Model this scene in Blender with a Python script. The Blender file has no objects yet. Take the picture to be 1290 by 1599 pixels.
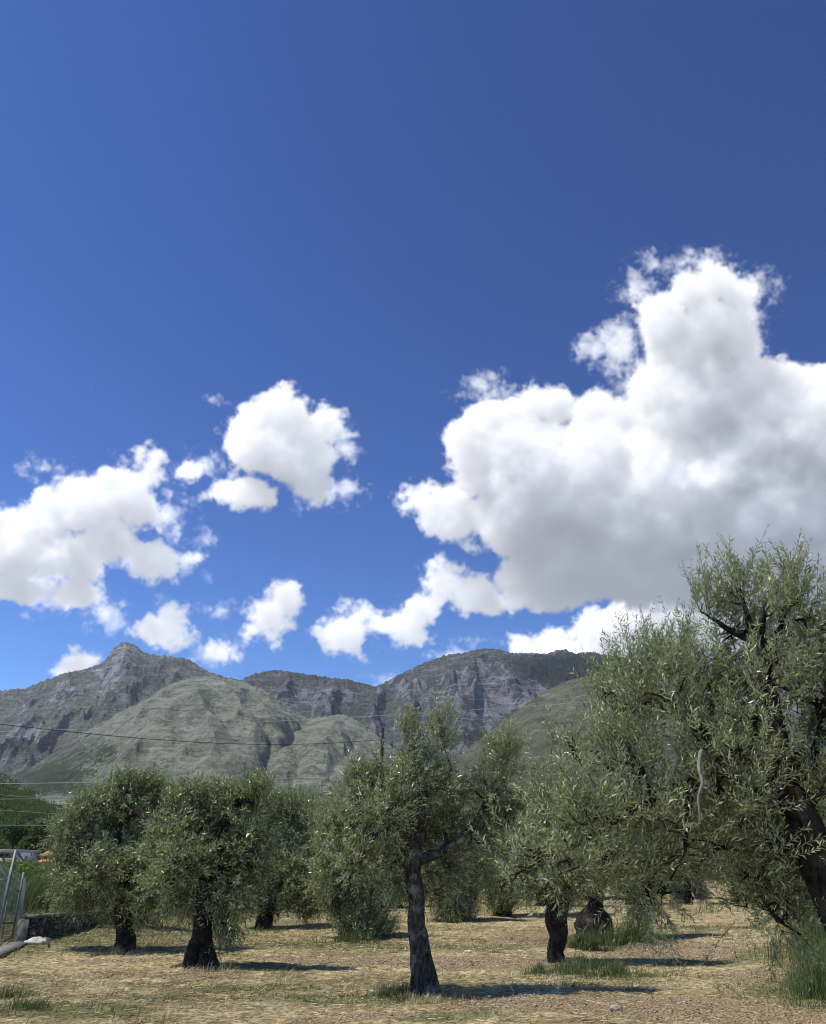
import bpy, bmesh, math, random
import numpy as np
from mathutils import Vector, noise as mnoise

SC = bpy.context.scene
COL = SC.collection
R = math.radians

# ------------------------------------------------------------------ camera
PITCH = R(23.14); FPX = 1300.0; CAMZ = 1.6
cam = bpy.data.cameras.new('camera'); camo = bpy.data.objects.new('camera', cam); COL.objects.link(camo)
camo.location = (0, 0, CAMZ); camo.rotation_euler = (math.pi/2 + PITCH, 0, 0)
cam.sensor_fit = 'HORIZONTAL'; cam.sensor_width = 36.0; cam.lens = 36.0*FPX/1290.0
cam.clip_start = 0.1; cam.clip_end = 60000
SC.camera = camo

# ------------------------------------------------------------------ light
SUN_EL = R(62); SUN_AZ = R(-97)          # azimuth of the sun seen from above, clockwise from +Y
S_DIR = Vector((math.sin(SUN_AZ)*math.cos(SUN_EL), math.cos(SUN_AZ)*math.cos(SUN_EL), math.sin(SUN_EL)))
sun = bpy.data.lights.new('sun', 'SUN'); sun.energy = 4.9; sun.angle = R(0.53); sun.color = (1.0, 0.955, 0.88)
suno = bpy.data.objects.new('sun', sun); COL.objects.link(suno)
suno.rotation_euler = S_DIR.to_track_quat('Z', 'Y').to_euler()
W = bpy.data.worlds.new('World'); SC.world = W; W.use_nodes = True
wn = W.node_tree.nodes; wl = W.node_tree.links
wn.clear()
sky = wn.new('ShaderNodeTexSky'); sky.sky_type = 'NISHITA'; sky.sun_disc = False
sky.sun_elevation = SUN_EL; sky.sun_rotation = SUN_AZ
sky.altitude = 600; sky.air_density = 1.0; sky.dust_density = 0.25; sky.ozone_density = 4.0
sc_ = wn.new('ShaderNodeVectorMath'); sc_.operation = 'SCALE'; sc_.inputs['Scale'].default_value = 0.11   # sky strength
gam = wn.new('ShaderNodeGamma'); gam.inputs['Gamma'].default_value = 1.76                                   # clear mountain air: deeper blue
bg = wn.new('ShaderNodeBackground'); bg.inputs['Strength'].default_value = 2.12
wo = wn.new('ShaderNodeOutputWorld')
hs = wn.new('ShaderNodeHueSaturation'); hs.inputs['Saturation'].default_value = 1.02; hs.inputs['Hue'].default_value = 0.502
wl.new(sky.outputs[0], sc_.inputs[0]); wl.new(sc_.outputs[0], gam.inputs['Color']); wl.new(gam.outputs[0], hs.inputs['Color']); wl.new(hs.outputs[0], bg.inputs['Color']); wl.new(bg.outputs[0], wo.inputs[0])
SC.view_settings.view_transform = 'Standard'; SC.view_settings.look = 'None'
SC.view_settings.exposure = 0.0; SC.view_settings.gamma = 1.0
SC.cycles.volume_bounces = 0; SC.cycles.max_bounces = 8; SC.cycles.diffuse_bounces = 2
SC.cycles.volume_step_rate = 3.0
SC.cycles.use_denoising = True
SC.cycles.filter_width = 1.05

HAZE = 0.000036
# ------------------------------------------------------------------ pixel helpers (pixels of the 1290x1599 photo)
CP, SP = math.cos(PITCH), math.sin(PITCH)
def ray(x, y):
    u = (x-645.0)/FPX; v = (799.5-y)/FPX
    return (u, CP - v*SP, SP + v*CP)
def P(x, y, D):
    d = ray(x, y); s = D/d[1]
    return Vector((d[0]*s, D, CAMZ + d[2]*s))

# ------------------------------------------------------------------ node helper
class NT:
    def __init__(s, t): s.t = t
    def n(s, typ, ins=None, **kw):
        nd = s.t.nodes.new(typ)
        for k, v in kw.items(): setattr(nd, k, v)
        for k, v in (ins or {}).items():
            sock = nd.inputs[k]
            if isinstance(v, bpy.types.NodeSocket): s.t.links.new(v, sock)
            else: sock.default_value = v
        return nd
    def math(s, op, a, b=None, c=None, clamp=False):
        ins = {0: a}
        if b is not None: ins[1] = b
        if c is not None: ins[2] = c
        return s.n('ShaderNodeMath', ins, operation=op, use_clamp=clamp).outputs[0]
    def vmath(s, op, a, b=None, sc=None):
        ins = {0: a}
        if b is not None: ins[1] = b
        nd = s.n('ShaderNodeVectorMath', ins, operation=op)
        if sc is not None: nd.inputs['Scale'].default_value = sc
        return nd.outputs['Value'] if op in ('DISTANCE', 'LENGTH', 'DOT_PRODUCT') else nd.outputs[0]
# ------------------------------------------------------------------ clouds: a small volume of vapour is built and lit in numpy and
# becomes the sky's procedural environment (directions only, at infinity)
def lat_noise(shape, cell, rng, off=0.0):
    """cubic value noise on a (y, z, x) lattice"""
    n = [int(s/cell)+5 for s in shape]
    a = rng.random(n, dtype=np.float32)*2-1
    for ax, s in enumerate(shape):
        p = np.arange(s, dtype=np.float32)/cell + 1.0 + off
        i = np.floor(p).astype(int); f = (p-i).astype(np.float32)
        w = [(1-f)**3/6, (3*f**3-6*f**2+4)/6, (-3*f**3+3*f**2+3*f+1)/6, f**3/6]
        out = None
        for k in range(4):
            sh = [1, 1, 1]; sh[ax] = s
            q = np.take(a, i-1+k, axis=ax)*w[k].reshape(sh)
            out = q if out is None else out+q
        a = out
    return a*1.9
def cloud_layer(x0, x1, y0, y1, zr, puffs, G, seed, ext=0.20, flats=(), warp=1.0, er=1.0, amb=1.0, bl=5.0):
    """G grid cells per photo pixel; puffs (x, y, rx, z, ry, softness)"""
    rng = np.random.default_rng(seed)
    nx, ny, nz = int((x1-x0)*G), int((y1-y0)*G), int(2*zr*G*0.6)
    GZ = G*0.6
    shp = (ny, nz, nx)
    X = (x0+np.arange(nx, dtype=np.float32)/G)[None, None, :]
    Y = (y0+np.arange(ny, dtype=np.float32)/G)[:, None, None]
    Z = ((np.arange(nz, dtype=np.float32)-nz/2)/GZ)[None, :, None]
    # fractal warp of x and y gives the ragged outline
    wx = lat_noise(shp, 90*G, rng)*12*warp + lat_noise(shp, 38*G, rng)*8*warp + lat_noise(shp, 17*G, rng)*3.5*warp
    wy = lat_noise(shp, 90*G, rng)*10*warp + lat_noise(shp, 38*G, rng)*8*warp + lat_noise(shp, 17*G, rng)*3.5*warp
    Xw = X+wx; Yw = Y+wy; del wx, wy
    sd = np.full(shp, -1.0, np.float32)
    for p in puffs:
        x, y, r = p[:3]; z = p[3] if len(p) > 3 else 0; ry = p[4] if len(p) > 4 else r; st = p[5] if len(p) > 5 else 1.0
        ra = max(r, ry)*1.9+60
        ix0, ix1 = max(0, int((x-ra-x0)*G)), min(nx, int((x+ra-x0)*G)); iy0, iy1 = max(0, int((y-ra-y0)*G)), min(ny, int((y+ra-y0)*G))
        if ix0 >= ix1 or iy0 >= iy1: continue
        s = np.s_[iy0:iy1, :, ix0:ix1]
        q = np.sqrt(((Xw[s]-x)/r)**2+((Yw[s]-y)/ry)**2+((Z-z)/(0.5*(r+ry)))**2)
        v = np.minimum((1-q)*max(min(r, ry), 17.0)/36.0+0.10, 1.3 if st >= 1 else st*0.62)
        a = sd[s]; h = np.clip(0.5+0.5*(v-a)/0.35, 0, 1)
        sd[s] = a*(1-h)+v*h+0.35*h*(1-h)*0.6
    del Xw, Yw
    n = np.abs(lat_noise(shp, 50*G, rng))*0.55 + np.abs(lat_noise(shp, 24*G, rng))*0.26 + np.abs(lat_noise(shp, 11*G, rng))*0.11 - 0.30
    sd += n; del n
    f = lat_noise(shp, 14*G, rng)*0.24 + lat_noise(shp, 6.5*G, rng)*0.22 + lat_noise(shp, 3.0*G, rng)*0.17
    sd += f*er*np.clip(1.1-sd, 0.15, 1.0); del f
    for (fy, fx0, fx1, fs) in flats:                # flat grey bases
        b = (fy - Y)/fs + 0*X
        b = np.where((X > fx0) & (X < fx1), b, 9.0)
        sd = np.minimum(sd, b.astype(np.float32))
    rho = np.clip(sd*1.15, 0, 1).astype(np.float32)
    rho = rho*rho*(3-2*rho); del sd
    rho *= ext/G
    # light: march the rows down from the top, shifted towards the sun
    sr = Vector((S_DIR.x, 0, 0)).x; su = -SP*S_DIR.y+CP*S_DIR.z; sf = CP*S_DIR.y+SP*S_DIR.z
    step = 1.0/su; dx = sr/su; dz = sf/su*0.6
    def shift(a, d, ax):
        k = int(math.floor(d)); f = d-k
        def sh(a, k):
            if k == 0: return a
            o = np.zeros_like(a); m = a.shape[ax]
            if abs(k) >= m: return o
            src = [slice(None)]*2; dst = [slice(None)]*2
            if k > 0: src[ax] = slice(k, None); dst[ax] = slice(0, m-k)
            else: src[ax] = slice(0, m+k); dst[ax] = slice(-k, None)
            o[tuple(dst)] = a[tuple(src)]
            return o
        return sh(a, k)*(1-f)+sh(a, k+1)*f
    col = np.zeros((ny, nx), np.float32); amb_o = np.zeros((ny, nx), np.float32)
    tau = np.zeros((nz, nx), np.float32); tv = np.zeros((nz, nx), np.float32)
    below = rho[::-1].cumsum(axis=0)[::-1]
    alpha = np.zeros((ny, nx), np.float32)
    for j in range(ny):
        r = rho[j]
        tau = shift(shift(tau, dx, 1), dz, 0) + r*step
        tv = tv*0.995 + r
        # multiple scattering approximated by widening octaves
        L = 0.44*np.exp(-tau) + 0.30*np.exp(-0.16*tau) + 0.34*np.exp(-0.045*tau) + 0.20*np.exp(-0.014*tau)
        A = 0.62*np.exp(-0.12*tv) + 0.38*np.exp(-0.10*below[j]) + 0.35
        T = np.exp(-np.cumsum(r, axis=0)/0.6)
        Tp = np.concatenate([np.ones((1, nx), np.float32), T[:-1]])
        w = Tp-T
        alpha[j] = 1-T[-1]
        pw = 1-np.exp(-3.0*(tau+0.15))              # thin edges scatter less
        col[j] = (w*L*(0.75+0.25*pw)).sum(axis=0); amb_o[j] = (w*A).sum(axis=0)
    def blur(a, sg):
        k = np.exp(-0.5*(np.arange(-int(3*sg), int(3*sg)+1)/sg)**2); k /= k.sum()
        for ax in (0, 1):
            a = np.apply_along_axis(lambda v: np.convolve(v, k, 'same'), ax, a)
        return a
    ba = blur(alpha, bl*G)+1e-4
    col = alpha*(0.38*col/(alpha+1e-4)+0.62*blur(col, bl*G)/ba)
    amb_o = alpha*blur(amb_o, bl*G)/ba
    return alpha, col.astype(np.float32), (amb_o*amb).astype(np.float32)

CG = 0.8
def paste(dst, lay, x0, y0, X0, Y0):
    a, c, m = lay; ny, nx = a.shape; ox, oy = int((x0-X0)*CG), int((y0-Y0)*CG)
    for k, v in enumerate((a, c, m)):
        d = dst[k][oy:oy+ny, ox:ox+nx]
        vv = v[:d.shape[0], :d.shape[1]]; aa = a[:d.shape[0], :d.shape[1]]
        d[...] = vv + d*(1-aa)
CX0, CX1, CY0, CY1 = -330, 1760, 380, 1100
def make_clouds():
    ny, nx = int((CY1-CY0)*CG), int((CX1-CX0)*CG)
    dst = [np.zeros((ny, nx), np.float32) for _ in range(3)]
    small = [ # second cloud
        (440,655,48,0),(410,660,40,5),(455,700,55,0),(500,665,36,0),(400,690,48,0),(490,720,42,0),(535,686,22,0,12),(552,684,14,0,7),
        (372,760,36,0,26),(345,760,26,0,20),(480,758,30,0,24),(405,770,36,0,28),(315,772,16,0,12,.8),
        # left cloud
        (20,845,56,0),(70,815,50,0),(125,795,50,0),(180,780,44,0),(215,800,38,10),(160,840,52,0,42),(80,865,64,0,38),(-10,880,70,0,40),(125,885,42,0,26),(-30,830,56,0,44),(-100,860,60,0,44),(-170,875,44,0,30),(-90,810,36,0,28),
        (242,716,30,0,24,.95),(285,742,26,0,16,.8),(240,742,30,0,20,.95),(238,874,46,0,32),(205,862,24,0,18,.9),(265,890,26,0,18,.95),(298,878,18,0,14,.5),
        (110,925,56,0,22,.95),(70,922,34,0,16,.9),(15,915,40,0,20,.9),
        
        (242,982,44,0,26,1),(268,962,24,0,20,.95),(338,1022,26,0,16,.8),(326,1012,15,0,12,.85),(120,1038,36,0,20),(97,1044,26,0,14),
        
        (422,965,36,0,32),(446,940,28,0,26),(398,988,24,0,18),(425,990,26,0,24),
        (535,988,46,0,38),(562,958,34,0,26),(505,990,30,0,22),(548,1012,30,0,20),(582,978,30,0,20),
        (605,1065,18,0,9,.8)]
    L = cloud_layer(-330, 680, 560, 1100, 85, small, CG, 11, ext=0.15, warp=0.7, er=1.0, bl=4.0)
    back = [(1010,985,80,0,60),(950,1000,70,0,46),(880,1010,55,0,30),(1080,960,90,0,70),(1180,960,120,0,80),(1280,980,120,0,80),(820,1000,14,0,14,.8),
            (705,1027,26,0,9,.8),(850,1020,30,0,16,.9),(1350,1000,100,0),(1450,1010,90,0,60),(1540,1020,60,0,36)]
    Bk = cloud_layer(660, 1760, 860, 1100, 110, back, CG, 7, ext=0.2)
    big = [(1120,440,44,0,40),(1085,450,44,0,40),(1150,455,34,10,34),(1015,480,36,0,30),(985,495,22,0,18),(1040,500,52,0),(1110,500,54,0),(1062,560,60,0),(1120,560,42,0),
        (1080,640,100,0),(1040,600,60,-10),(1140,640,70,0),
        (820,640,44,0,42),(870,640,44,0,40),(770,660,46,0,44),(735,690,36,0,34),(930,650,50,0,44),(970,660,40,0,36),(750,740,62,0,50),(690,790,50,0,36),(668,775,34,0,24),(720,800,50,0,34),
        (840,740,110,0,95),(930,760,120,0,110),(800,810,80,0,60),(1020,780,140,0,120),(1120,760,150,10,130),(1230,620,66,0,60),(1270,640,80,0,70),(1200,600,50,-20,44),(1240,700,120,0),(1340,660,110,0),
        (1230,800,160,0,130),(1350,820,150,0,130),(900,870,90,0,75),(1000,880,110,0,75),(1110,890,110,0,70),(1220,900,120,0,75),(1330,900,120,0,80),(1430,740,80,0,70),(1460,860,110,0,80),(1560,880,80,0,60),
        (800,905,56,-20,44),(735,925,46,-20,36),(690,920,40,-10,32),(640,975,40,0,24),(665,950,36,0,30),(850,930,44,0,34),(608,972,34,0,16),(780,940,60,0,26,.9),
        # wisps round the tower
        
        (1160,520,30,0,50,.9)]
    Bg = cloud_layer(560, 1760, 380, 1060, 150, big, CG, 5, ext=0.15)
    wis = [(968,535,34,0,40),(946,512,20,0,18),(1068,410,60,0,18),(990,446,36,0,14),(1184,450,36,0,26),(1205,432,14,0,22),(1164,500,32,0,60),(1180,545,22,0,40),(920,540,20,0,12),
        (756,602,22,0,20),(770,620,34,0,14),(985,620,24,0,40),(1000,590,30,0,20),(640,950,30,0,14),
        (190,714,26,0,9),(72,730,24,0,14),(90,745,14,0,7),(330,623,14,0,7),(365,745,16,0,12),(300,720,40,0,18),(315,842,18,0,16),(298,880,26,0,18),(335,1020,30,0,18),
        (170,950,26,0,26),(178,978,14,0,14),(110,935,70,0,18),(20,910,60,0,18),(350,950,40,0,9),(250,935,12,0,9),(285,955,34,0,12),(540,700,30,0,40),(520,770,40,0,16),(270,800,26,0,40),
        (605,1064,24,0,10),(650,1010,40,0,10),(705,1026,34,0,10),(860,1010,60,0,16),(200,860,30,0,16)]
    Wi = cloud_layer(-60, 1350, 380, 1100, 46, wis, CG, 23, ext=0.022, warp=0.8, er=1.9, bl=2.0)
    paste(dst, Bk, 660, 860, CX0, CY0)
    paste(dst, Wi, -60, 380, CX0, CY0)
    paste(dst, L, -330, 560, CX0, CY0)
    paste(dst, Bg, 560, 380, CX0, CY0)
    a, c, m = dst
    return a, c, m

def cloud_world(bg_out, out):
    a, c, m = make_clouds()
    ny, nx = a.shape
    SUNC = np.array([1.0, .97, .93], np.float32)*CLOUD_SUN; AMBC = np.array([.42, .49, .62], np.float32)*CLOUD_AMB
    px = np.zeros((ny, nx, 4), np.float32)
    rgb = c[..., None]*SUNC+m[..., None]*AMBC
    px[..., :3] = rgb; px[..., 3] = 1.0
    al = np.ones((ny, nx, 4), np.float32); al[..., :3] = a[..., None]
    t = NT(W.node_tree)
    tc = t.n('ShaderNodeTexCoord').outputs['Generated']
    fx = t.vmath('DOT_PRODUCT', tc, (0, CP, SP)); ux = t.vmath('DOT_PRODUCT', tc, (1, 0, 0)); vx = t.vmath('DOT_PRODUCT', tc, (0, -SP, CP))
    f1 = t.math('MAXIMUM', fx, 0.05)
    u = t.math('MULTIPLY_ADD', t.math('DIVIDE', ux, f1), FPX/(CX1-CX0), (645.0-CX0)/(CX1-CX0))
    v = t.math('MULTIPLY_ADD', t.math('DIVIDE', vx, f1), FPX/(CY1-CY0), (CY1-799.5)/(CY1-CY0))
    uv = t.n('ShaderNodeCombineXYZ', {0: u, 1: v, 2: 0.0}).outputs[0]
    def tex(arr, name):
        im = bpy.data.images.new(name, nx, ny, float_buffer=True, is_data=True)
        im.pixels.foreach_set(np.ascontiguousarray(arr[::-1]).ravel()); im.update(); im.pack()
        return t.n('ShaderNodeTexImage', {'Vector': uv}, image=im, extension='CLIP', interpolation='Cubic')
    ti = tex(px, 'cloud_light'); ta = tex(al, 'cloud_cover')
    e = t.n('ShaderNodeBackground', {'Color': ti.outputs[0], 'Strength': 1.0}).outputs[0]
    k = t.n('ShaderNodeBackground', {'Color': (0, 0, 0, 1)}).outputs[0]
    mx = t.n('ShaderNodeMixShader', {0: ta.outputs[0], 1: bg_out, 2: k}).outputs[0]
    ad = t.n('ShaderNodeAddShader', {0: mx, 1: e}).outputs[0]
    t.t.links.new(ad, out)
CLOUD_SUN, CLOUD_AMB = 0.87, 0.72
cloud_world(bg.outputs[0], wo.inputs[0])
# ------------------------------------------------------------------ numpy noise, mesh and material helpers
_prm = np.random.default_rng(3).permutation(256).astype(np.int64); _prm = np.concatenate([_prm]*3)
_grd = np.random.default_rng(4).normal(size=(256, 3)); _grd /= np.linalg.norm(_grd, axis=1, keepdims=True)
def pn(x, y, z=0.0):
    x, y, z = np.broadcast_arrays(np.asarray(x, float), y, z)
    xi, yi, zi = np.floor(x), np.floor(y), np.floor(z); xf, yf, zf = x-xi, y-yi, z-zi
    xi, yi, zi = (xi.astype(np.int64) & 255), (yi.astype(np.int64) & 255), (zi.astype(np.int64) & 255)
    u, v, w = [f*f*f*(f*(f*6-15)+10) for f in (xf, yf, zf)]
    out = 0
    for a in (0, 1):
        for b in (0, 1):
            for c in (0, 1):
                h = _prm[_prm[_prm[(xi+a) & 255]+((yi+b) & 255)]+((zi+c) & 255)]
                g = _grd[h]
                d = g[..., 0]*(xf-a)+g[..., 1]*(yf-b)+g[..., 2]*(zf-c)
                out = out + d*(u if a else 1-u)*(v if b else 1-v)*(w if c else 1-w)
    return out*1.6
def fbm(x, y, z=0.0, o=4, g=0.5, lac=2.03):
    s = 0; a = 1.0; f = 1.0
    for i in range(o):
        s = s + a*pn(x*f+i*17.3, y*f+i*9.1, z*f+i*5.7); a *= g; f *= lac
    return s
def ridged(x, y, z=0.0, o=5, g=0.52):
    s = 0; a = 1.0; f = 1.0; w = 1.0
    for i in range(o):
        n = 1-np.abs(pn(x*f+i*13.7, y*f+i*7.9, z*f))*1.6; n = np.clip(n, 0, 1)**2*w
        s = s+a*n; w = np.clip(n*1.6, 0, 1); a *= g; f *= 2.07
    return s
def sstep(a, b, x):
    t = np.clip((x-a)/(b-a), 0, 1); return t*t*(3-2*t)

def tag(o, label=None, cat=None, group=None, kind=None):
    if label: o['label'] = label
    if cat: o['category'] = cat
    if group: o['group'] = group
    if kind: o['kind'] = kind
    return o
def empty(name, loc, label=None, cat=None, group=None):
    o = bpy.data.objects.new(name, None); COL.objects.link(o); o.location = loc; o.empty_display_size = 0.2
    return tag(o, label, cat, group)
def npmesh(name, V, F, mat, parent=None, smooth=False, tone=None, extra=None):
    """V (n,3) world; F (m,k) polygon indices of one size, or a list of such arrays"""
    Fs = F if isinstance(F, list) else [F]
    V = np.asarray(V, np.float32)
    if parent is not None: V = V-np.array(parent.matrix_basis.translation, np.float32)
    me = bpy.data.meshes.new(name)
    nv = len(V); tot = sum(f.size for f in Fs); nf = sum(len(f) for f in Fs)
    me.vertices.add(nv); me.vertices.foreach_set('co', V.ravel())
    me.loops.add(tot); me.polygons.add(nf)
    me.loops.foreach_set('vertex_index', np.concatenate([f.ravel() for f in Fs]).astype(np.int32))
    st = []; c = 0
    for f in Fs:
        st.append(c+np.arange(len(f))*f.shape[1]); c += f.size
    me.polygons.foreach_set('loop_start', np.concatenate(st).astype(np.int32))
    if smooth: me.polygons.foreach_set('use_smooth', np.ones(nf, bool))
    me.update(calc_edges=True)
    if tone is not None:
        at = me.attributes.new('tone', 'FLOAT', 'FACE' if len(tone) == nf else 'POINT'); at.data.foreach_set('value', np.asarray(tone, np.float32))
    for k, v in (extra or {}).items():
        at = me.attributes.new(k, 'FLOAT', 'POINT'); at.data.foreach_set('value', np.asarray(v, np.float32).ravel())
    for m in (mat if isinstance(mat, (list, tuple)) else [mat]): me.materials.append(m)
    o = bpy.data.objects.new(name, me); COL.objects.link(o)
    if parent is not None: o.parent = parent
    return o
def grid_faces(nr, nc):
    i = np.arange((nr-1)*(nc-1)); r = i//(nc-1); c = i % (nc-1); a = r*nc+c
    return np.stack([a, a+1, a+nc+1, a+nc], axis=1)

def mat(name, rough=0.85, spec=0.3):
    m = bpy.data.materials.new(name); m.use_nodes = True
    t = NT(m.node_tree); b = m.node_tree.nodes['Principled BSDF']
    b.inputs['Roughness'].default_value = rough; b.inputs['Specular IOR Level'].default_value = spec
    return m, t, b
def mixc(t, f, a, b_, mode='MIX'):
    nd = t.n('ShaderNodeMix', data_type='RGBA', blend_type=mode)
    for i, v in ((0, f), (6, a), (7, b_)):
        if isinstance(v, bpy.types.NodeSocket): t.t.links.new(v, nd.inputs[i])
        else: nd.inputs[i].default_value = (*v, 1.0) if (i > 0 and len(v) == 3) else v
    return nd.outputs[2]
def noise(t, vec, scale, detail=4.0, rough=0.55, dist=0.0):
    return t.n('ShaderNodeTexNoise', {'Vector': vec, 'Scale': scale, 'Detail': detail, 'Roughness': rough, 'Distortion': dist}).outputs[0]
def ramp(t, f, a, b_):
    return t.n('ShaderNodeMapRange', {0: f, 1: a, 2: b_, 3: 0.0, 4: 1.0}, interpolation_type='SMOOTHSTEP').outputs[0]
def attr(t, name): return t.n('ShaderNodeAttribute', attribute_name=name).outputs['Fac']
def plain(name, col, rough=0.8, spec=0.3, var=0.15, scale=3.0, metal=0.0, bump=0.0):
    m, t, b = mat(name, rough, spec); p = t.n('ShaderNodeNewGeometry').outputs['Position']
    n1 = noise(t, p, scale, 6.0, 0.65)
    c = mixc(t, ramp(t, n1, 0.3, 0.7), tuple(c*(1-var) for c in col), tuple(min(1, c*(1+var)) for c in col))
    t.t.links.new(c, b.inputs['Base Color']); b.inputs['Metallic'].default_value = metal
    if bump:
        bp = t.n('ShaderNodeBump', {'Height': n1, 'Strength': bump, 'Distance': 0.03}); t.t.links.new(bp.outputs[0], b.inputs['Normal'])
    return m

# ------------------------------------------------------------------ ground
def slope_at(y):
    v = (799.5-y)/FPX; return (SP+v*CP)/(CP-v*SP)
def ground_z(x, y):
    x = np.asarray(x, float); y = np.asarray(y, float)
    z = 0.10*pn(x*0.11, y*0.11, 2.2)+0.05*pn(x*0.35, y*0.35, 4.0)
    z = z + 0.5*sstep(5.5, 9.5, -x-0.12*(y-20))*sstep(17, 28, y)*sstep(95, 50, y)*0.9       # low bank under the wall, left
    z = z + 0.35*sstep(4.6, 7.0, x-0.12*(y-10))*sstep(26, 14, y)                              # right hand verge
    return z
def DG(x, y):
    """distance at which the ray through pixel (x, y) meets the ground"""
    D = 1.6/max(1e-3, -slope_at(y))
    for _ in range(12):
        p = P(x, y, D); e = p.z-float(ground_z(p.x, p.y)); D += e/max(0.02, -slope_at(y))*0.7
    return D
def G(x, y):
    D = DG(x, y); p = P(x, y, D); p.z = float(ground_z(p.x, p.y)); return p

ys = np.concatenate([np.arange(-30, 9, 1.5), np.arange(9, 30, 0.09), np.arange(30, 60, 0.3), 60*np.exp(np.linspace(0, 1, 60)*math.log(9000/60.0))])
xp = np.concatenate([np.arange(0, 9, 0.09), np.arange(9, 24, 0.35), 24*np.exp(np.linspace(0, 1, 44)*math.log(9000/24.0))])
xs = np.concatenate([-xp[:0:-1], xp])
GX, GY = np.meshgrid(xs, ys)
near = sstep(60, 30, GY)*sstep(22, 14, np.abs(GX))
GZ_ = ground_z(GX, GY)+near*(0.035*fbm(GX*1.3, GY*1.3, 1.0, 3)+0.016*fbm(GX*6, GY*6, 0.5, 2)+0.012*pn(GX*14, GY*14, 3.0))
GZ_ = np.where(GY > 700, GZ_-(GY-700)*0.004, GZ_)
def pgauss(x, y, px, py, rx, ry, ang=0.0):
    g = G(px, py); c, s = math.cos(ang), math.sin(ang)
    dx, dy = x-g.x, y-g.y; a = (dx*c+dy*s)/rx; b = (-dx*s+dy*c)/ry
    return np.exp(-(a*a+b*b)**1.3)
GREEN_P = [(700, 1590, 1.0, .35), (380, 1545, 1.4, .35), (250, 1560, 1.0, .35), (1150, 1450, 2.2, 1.5), (760, 1480, 1.5, .8), (440, 1512, 1.3, .8), (900, 1520, 1.1, .7), (975, 1525, .9, .5), (1110, 1505, 1.0, .8), (50, 1580, 1.1, .4), (150, 1575, 1.0, .3), (640, 1560, .8, .6), (540, 1478, 2.0, 1.2), (1270, 1550, .9, 2.2), (1240, 1480, .9, 2.5),
           (200, 1470, 1.6, 1.5), (330, 1440, 3, 1.5), (960, 1470, 1.8, 1.4), (120, 1445, 3, 1.6), (90, 1405, 9, 16), (30, 1420, 5, 9), (500, 1560, 1.2, .4)]
EARTH_P = [(320, 1524, 1.2, .4), (210, 1500, 1.2, .5), (480, 1500, 1.5, .5), (660, 1500, 1.0, .5), (760, 1560, 1.6, .8), (900, 1570, 1.7, .9), (1080, 1570, 1.8, 1.0), (1180, 1585, 1.5, .8), (1060, 1490, 2.2, 1.6), (1010, 1480, 1.5, 1.0), (560, 1590, 1.1, .3), (840, 1465, 2.0, 2.0), (740, 1505, 2.2, 1.2), (1210, 1520, 1.0, 1.2)]
def green_mask(x, y): return sum(pgauss(x, y, *p) for p in GREEN_P)
def earth_mask(x, y): return sum(pgauss(x, y, *p) for p in EARTH_P)
gm = np.clip(green_mask(GX, GY)+0.42*fbm(GX*.5, GY*.5, 9.0, 3), 0, 1); em = np.clip(earth_mask(GX, GY)*0.9+0.3*fbm(GX*.45, GY*.45, 19.0, 3), 0, 1)
m, t, b = mat('dry_ground', 0.95, 0.1)
p = t.n('ShaderNodeNewGeometry').outputs['Position']
n_f = noise(t, p, 9.0, 8.0, 0.72); n_m = noise(t, p, 1.4, 5.0, 0.6); n_s = noise(t, p, 34.0, 3.0, 0.6)
straw = mixc(t, ramp(t, n_f, 0.36, 0.64), (0.15, 0.11, 0.048), (0.60, 0.50, 0.27))
straw = mixc(t, ramp(t, n_m, 0.50, 0.66), straw, (0.32, 0.24, 0.12))
earth = mixc(t, ramp(t, n_s, 0.38, 0.66), (0.11, 0.072, 0.036), (0.46, 0.365, 0.215))
grn = mixc(t, ramp(t, n_s, 0.3, 0.7), (0.06, 0.065, 0.022), (0.26, 0.24, 0.11))
straw = mixc(t, t.math('MULTIPLY', ramp(t, noise(t, t.vmath('MULTIPLY', p, (0.35, 1.0, 1.0)), 1.1, 6.0, 0.7, 0.5), 0.50, 0.62), 0.7), straw, (0.15, 0.115, 0.055))
c = mixc(t, ramp(t, t.math('ADD', attr(t, 'earth'), t.math('MULTIPLY', t.math('SUBTRACT', n_m, 0.5), 0.9)), 0.3, 0.75), straw, earth)
c = mixc(t, t.math('MULTIPLY', ramp(t, t.math('ADD', attr(t, 'green'), t.math('MULTIPLY', t.math('SUBTRACT', n_f, 0.5), 1.2)), 0.3, 0.8), 0.8), c, grn)
# beyond the grove: scrubby fields
sy = t.n('ShaderNodeSeparateXYZ', {0: p}).outputs[1]
far_c = mixc(t, ramp(t, noise(t, p, 0.03, 6.0, 0.6), 0.4, 0.6), (0.05, 0.065, 0.03), (0.16, 0.16, 0.09))
c = mixc(t, ramp(t, sy, 95.0, 150.0), c, far_c)
t.t.links.new(c, b.inputs['Base Color'])
bp = t.n('ShaderNodeBump', {'Height': t.math('ADD', n_f, t.math('MULTIPLY', n_s, 0.5)), 'Strength': 0.8, 'Distance': 0.05}); t.t.links.new(bp.outputs[0], b.inputs['Normal'])
GROUND = npmesh('ground', np.stack([GX, GY, GZ_], -1).reshape(-1, 3), grid_faces(len(ys), len(xs)), m, smooth=True, extra={'green': gm, 'earth': em})
tag(GROUND, kind='structure')

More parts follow.
